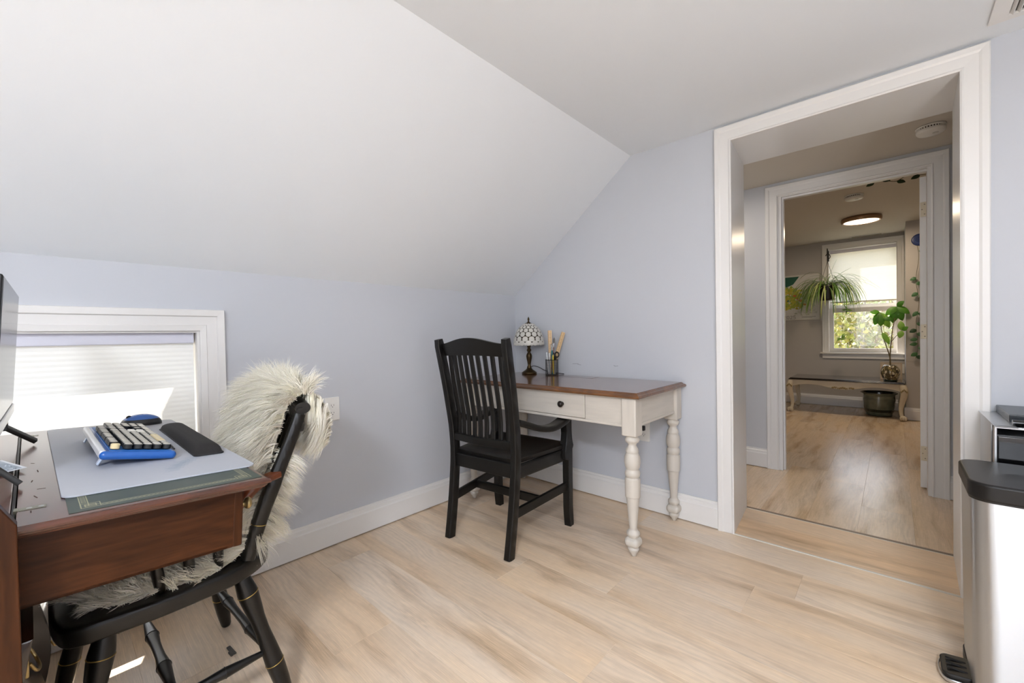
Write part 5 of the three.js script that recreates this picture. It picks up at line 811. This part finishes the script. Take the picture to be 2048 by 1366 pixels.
{ // bracket for the plant
  const t = thing('plant_hook', 'black wall hook on the window casing that carries the spider plant', 'hook', [1.492, 2.12, -4.93]);
  obj('plate', rbox(-0.012, 0.012, -0.09, 0.06, -0.022, -0.012, 0.003), M.black, t);
  obj('arm', sweep([V(0, 0.04, -0.014), V(0.004, 0.06, 0.09), V(0.012, 0.055, 0.21), V(0.018, 0.01, 0.265), V(0.018, -0.028, 0.277), V(0.018, -0.04, 0.26)], () => [0.011, 0.011], { n: 24, up: V(1, 0, 0), ...roundT }), M.black, t);
}
{ // framed map calendar
  const W = 0.64, H = 0.66, t = thing('map_poster', 'framed map poster with a dated border hanging left of the far window', 'poster', [1.40 - W / 2 - 0.005, 1.552, FZ]);
  const tex = canvasTex(1024, 1056, (g, w, h) => {
    g.fillStyle = '#d8d6d2'; g.fillRect(0, 0, w, h);
    const blob = (c, pts) => { g.fillStyle = c; g.beginPath(); pts.forEach(([x, y], i) => i ? g.lineTo(x * w, y * h) : g.moveTo(x * w, y * h)); g.closePath(); g.fill(); };
    blob('#1f5a48', [[0.02, 0.03], [0.62, 0.03], [0.50, 0.2], [0.36, 0.26], [0.02, 0.4]]); blob('#1f5a48', [[0.02, 0.5], [0.42, 0.5], [0.40, 0.7], [0.3, 0.86], [0.02, 0.9]]);
    for (let i = 0; i < 240; i++) { const x = 0.12 + Math.pow(rnd(), 1.1) * 0.5, y = 0.24 + rnd() * 0.5; if (x > 0.55 && y < 0.3) continue; blob(['#b5b63a', '#a3ad3a', '#c9c24a', '#8fa23a', '#b8a838'][Math.floor(rnd() * 5)], [[x, y], [x + rr(0.02, 0.07), y - 0.02], [x + rr(0.03, 0.09), y + 0.03], [x + 0.01, y + rr(0.02, 0.06)]]); }
    for (const [x, y, r] of [[0.53, 0.46, 0.03], [0.64, 0.57, 0.035], [0.71, 0.66, 0.03], [0.58, 0.53, 0.02]]) { g.fillStyle = '#cf6a35'; g.beginPath(); g.ellipse(x * w, y * h, r * w * 1.3, r * h * 0.7, 0.3, 0, 6.3); g.fill(); }
    g.fillStyle = 'rgba(150,150,160,0.55)'; for (let i = 0; i < 60; i++) g.fillRect(rr(0.6, 0.95) * w, rr(0.24, 0.86) * h, rr(20, 70), 5);
    g.fillStyle = 'rgba(120,130,90,0.6)'; for (let i = 0; i < 24; i++) g.fillRect(rr(0.5, 0.95) * w, rr(0.78, 0.9) * h, rr(10, 60), 8);
    g.fillStyle = '#a8a6a4'; g.font = 'bold 118px sans-serif'; g.fillText('2025', 0.30 * w, 0.985 * h); g.fillStyle = '#b3b0ac'; g.fillRect(0.66 * w, 0.925 * h, 0.27 * w, 24); g.fillRect(0.66 * w, 0.955 * h, 0.2 * w, 14);
  });
  const g = new THREE.BoxGeometry(W - 0.01, H - 0.01, 0.006).translate(0, 0, 0.006), p = g.attributes.position, uv = g.attributes.uv; for (let i = 0; i < p.count; i++) uv.setXY(i, p.getX(i) / (W - 0.01) + 0.5, p.getY(i) / (H - 0.01) + 0.5);
  obj('print', g, std(0xffffff, 0.5, 0, { map: tex }), t);
  const fr = (x0, x1, y0, y1) => rbox(x0, x1, y0, y1, 0.001, 0.014, 0.002);
  obj('frame', [fr(-W / 2, W / 2, H / 2 - 0.008, H / 2), fr(-W / 2, W / 2, -H / 2, -H / 2 + 0.012), fr(-W / 2, -W / 2 + 0.008, -H / 2, H / 2), fr(W / 2 - 0.008, W / 2, -H / 2, H / 2)], std(0xd4d0c8, 0.45), t);
}
{
  const t = thing('wall_plaque', 'round blue disc hanging on the wall by the trailing vine', 'plaque', [2.392, 2.085, -4.29]);
  obj('disc', lathe([[0.0001, 0.014], [0.05, 0.013], [0.066, 0.008], [0.07, 0], [0.0001, 0]], 36).rotateX(Math.PI / 2), std(0x1d2f63, 0.4), t);
  obj('motif', new THREE.TorusGeometry(0.04, 0.0025, 6, 30).translate(0, 0, 0.0135), std(0x3c5590, 0.4), t);
}
{ // trailing vine on the pier and along the ceiling
  const t = thing('trailing_vine', 'thin green vine trailing down the wall beside the open door', 'vine', [2.372, 2.02, -4.275]);
  const pts = []; for (let i = 0; i <= 12; i++) pts.push(V(0.012 * Math.sin(i * 1.3) - (i > 9 ? 0.006 * (i - 9) : 0), -i * 0.108, 0.012 + 0.006 * Math.cos(i)));
  obj('stem', sweep(pts, () => [0.004, 0.004], { n: 50, up: V(0, 0, 1), ...roundT }), std(0x4a4a30, 0.7), t);
  const mats = [leafM(0x2f5d33), leafM(0x3d7040), leafM(0x264a2c)];
  for (const [i, dx] of [[0.6, 1], [3.4, -1], [3.9, 1], [5.0, -1], [5.3, 1], [7.0, -1], [7.2, 1], [8.2, 1], [8.9, -1], [9.3, 1], [9.9, -1], [10.4, -1], [10.8, 1], [11.4, -1], [11.8, 1]]) { const p = pts[Math.min(12, Math.round(i))], l = obj('leaf', leafGeo(rr(0.055, 0.085), rr(0.04, 0.052), 0.25, 0.9, 6), mats[Math.floor(rnd() * 3)], t); l.position.set(p.x, -i * 0.108, p.z + 0.004); aim(l, V(dx * rr(0.5, 1), rr(-0.7, 0.0), rr(0.2, 0.6)), V(0, 0.3, 1)); }
}
{
  const t = thing('ceiling_vine', 'dark vine strung along the far room ceiling inside the door', 'vine', [2.215, 2.285, -2.2]);
  const pts = []; for (let i = 0; i <= 8; i++) pts.push(V(-0.16 + i * 0.045, -0.004 + 0.014 * Math.sin(i * 1.7), 0.02 * Math.cos(i * 1.1)));
  obj('stem', sweep([...pts, V(0.235, 0.022, 0.0)], () => [0.004, 0.004], { n: 30, up: V(0, 0, 1), ...roundT }), std(0x3a3c26, 0.7), t);
  for (const i of [0, 1, 3, 6, 7, 7.6, 8]) { const p = pts[Math.floor(i)], l = obj('leaf', leafGeo(0.06, 0.04, 0.25, 0.9, 6), leafM(0x24402a), t); l.position.copy(p); aim(l, V(i % 2 ? 0.8 : -0.8, -0.15, 0.4), V(0, 0.5, 1)); }
  obj('ceiling_pin', cyl(0.003, 0.006, 0.014, 8).translate(0.235, 0.016, 0), M.black, t);
}
// ------------------------------------------------------------------ outside
struct('ground', uvBox(new THREE.BoxGeometry(60, 0.2, 60).translate(0, -3.0, -8)), std(0x9a8f72, 0.95));
struct('hill', smooth(new THREE.SphereGeometry(1, 40, 20).scale(40, 9, 10).translate(0, -4.5, -32), 1), std(0x7d7458, 0.95));
{
  const trees = [[0.4, -14, 5.5, 0x8b8a4a], [1.6, -12, 4.8, 0x9a9a52], [2.6, -15, 6.0, 0xa08a58], [3.6, -13, 5.0, 0x7c8a48], [-1.0, -16, 6.4, 0x8f8f52], [4.8, -16, 6.2, 0xa59a60]];
  const words = ['olive green', 'pale yellow green', 'tan brown', 'mid green', 'grey green', 'straw coloured'];
  trees.forEach(([x, z, h, c], i) => {
    const t = thing('tree', words[i] + ' autumn tree seen through the far window', 'tree', [x, -2.9, z]);
    obj('trunk', [sweep([V(0, 0, 0), V(0.05, h * 0.4, 0.03), V(-0.04, h * 0.75, 0), V(0.02, h, 0)], (q) => [0.2 - 0.15 * q, 0.2 - 0.15 * q], { n: 12, up: V(0, 0, 1), ...roundT }), ...[0, 1, 2, 3, 4].map((k) => sweep([V(0, h * (0.35 + k * 0.1), 0), V(Math.cos(k * 2.4) * 0.5, h * (0.45 + k * 0.1), Math.sin(k * 2.4) * 0.5), V(Math.cos(k * 2.4) * 1.1, h * (0.52 + k * 0.1), Math.sin(k * 2.4) * 1.1)], (q) => [0.06 - 0.045 * q, 0.06 - 0.045 * q], { n: 8, up: V(0.1, 0, 1), ...roundT }))], std(0x8d8478, 0.9), t);
    const n = 3600, im = new THREE.InstancedMesh(leafGeo(0.16, 0.1, 0.2, 0.8, 3), leafM(0xffffff), n), m = new THREE.Matrix4(), base = C(c);
    for (let k = 0; k < n; k++) { const a = rnd() * 6.283, r = 1.35 * Math.sqrt(rnd()), y = h * (0.08 + 0.95 * rnd()), e = V(Math.cos(a) * r, y, Math.sin(a) * r); m.makeRotationFromEuler(new THREE.Euler(rr(-3, 3), rr(-3, 3), rr(-3, 3))).setPosition(e); im.setMatrixAt(k, m); const q = base.clone(); q.offsetHSL(rr(-0.04, 0.03), rr(-0.1, 0.1), rr(-0.06, 0.1)); im.setColorAt(k, q); }
    im.name = 'foliage'; im.userData.kind = 'stuff'; t.add(im);
  });
}
// ------------------------------------------------------------------ finish
scene.traverse((o) => { if (o.isMesh) { o.castShadow = true; o.receiveShadow = true; } });
scene.environment = null;
renderer.render(scene, camera);
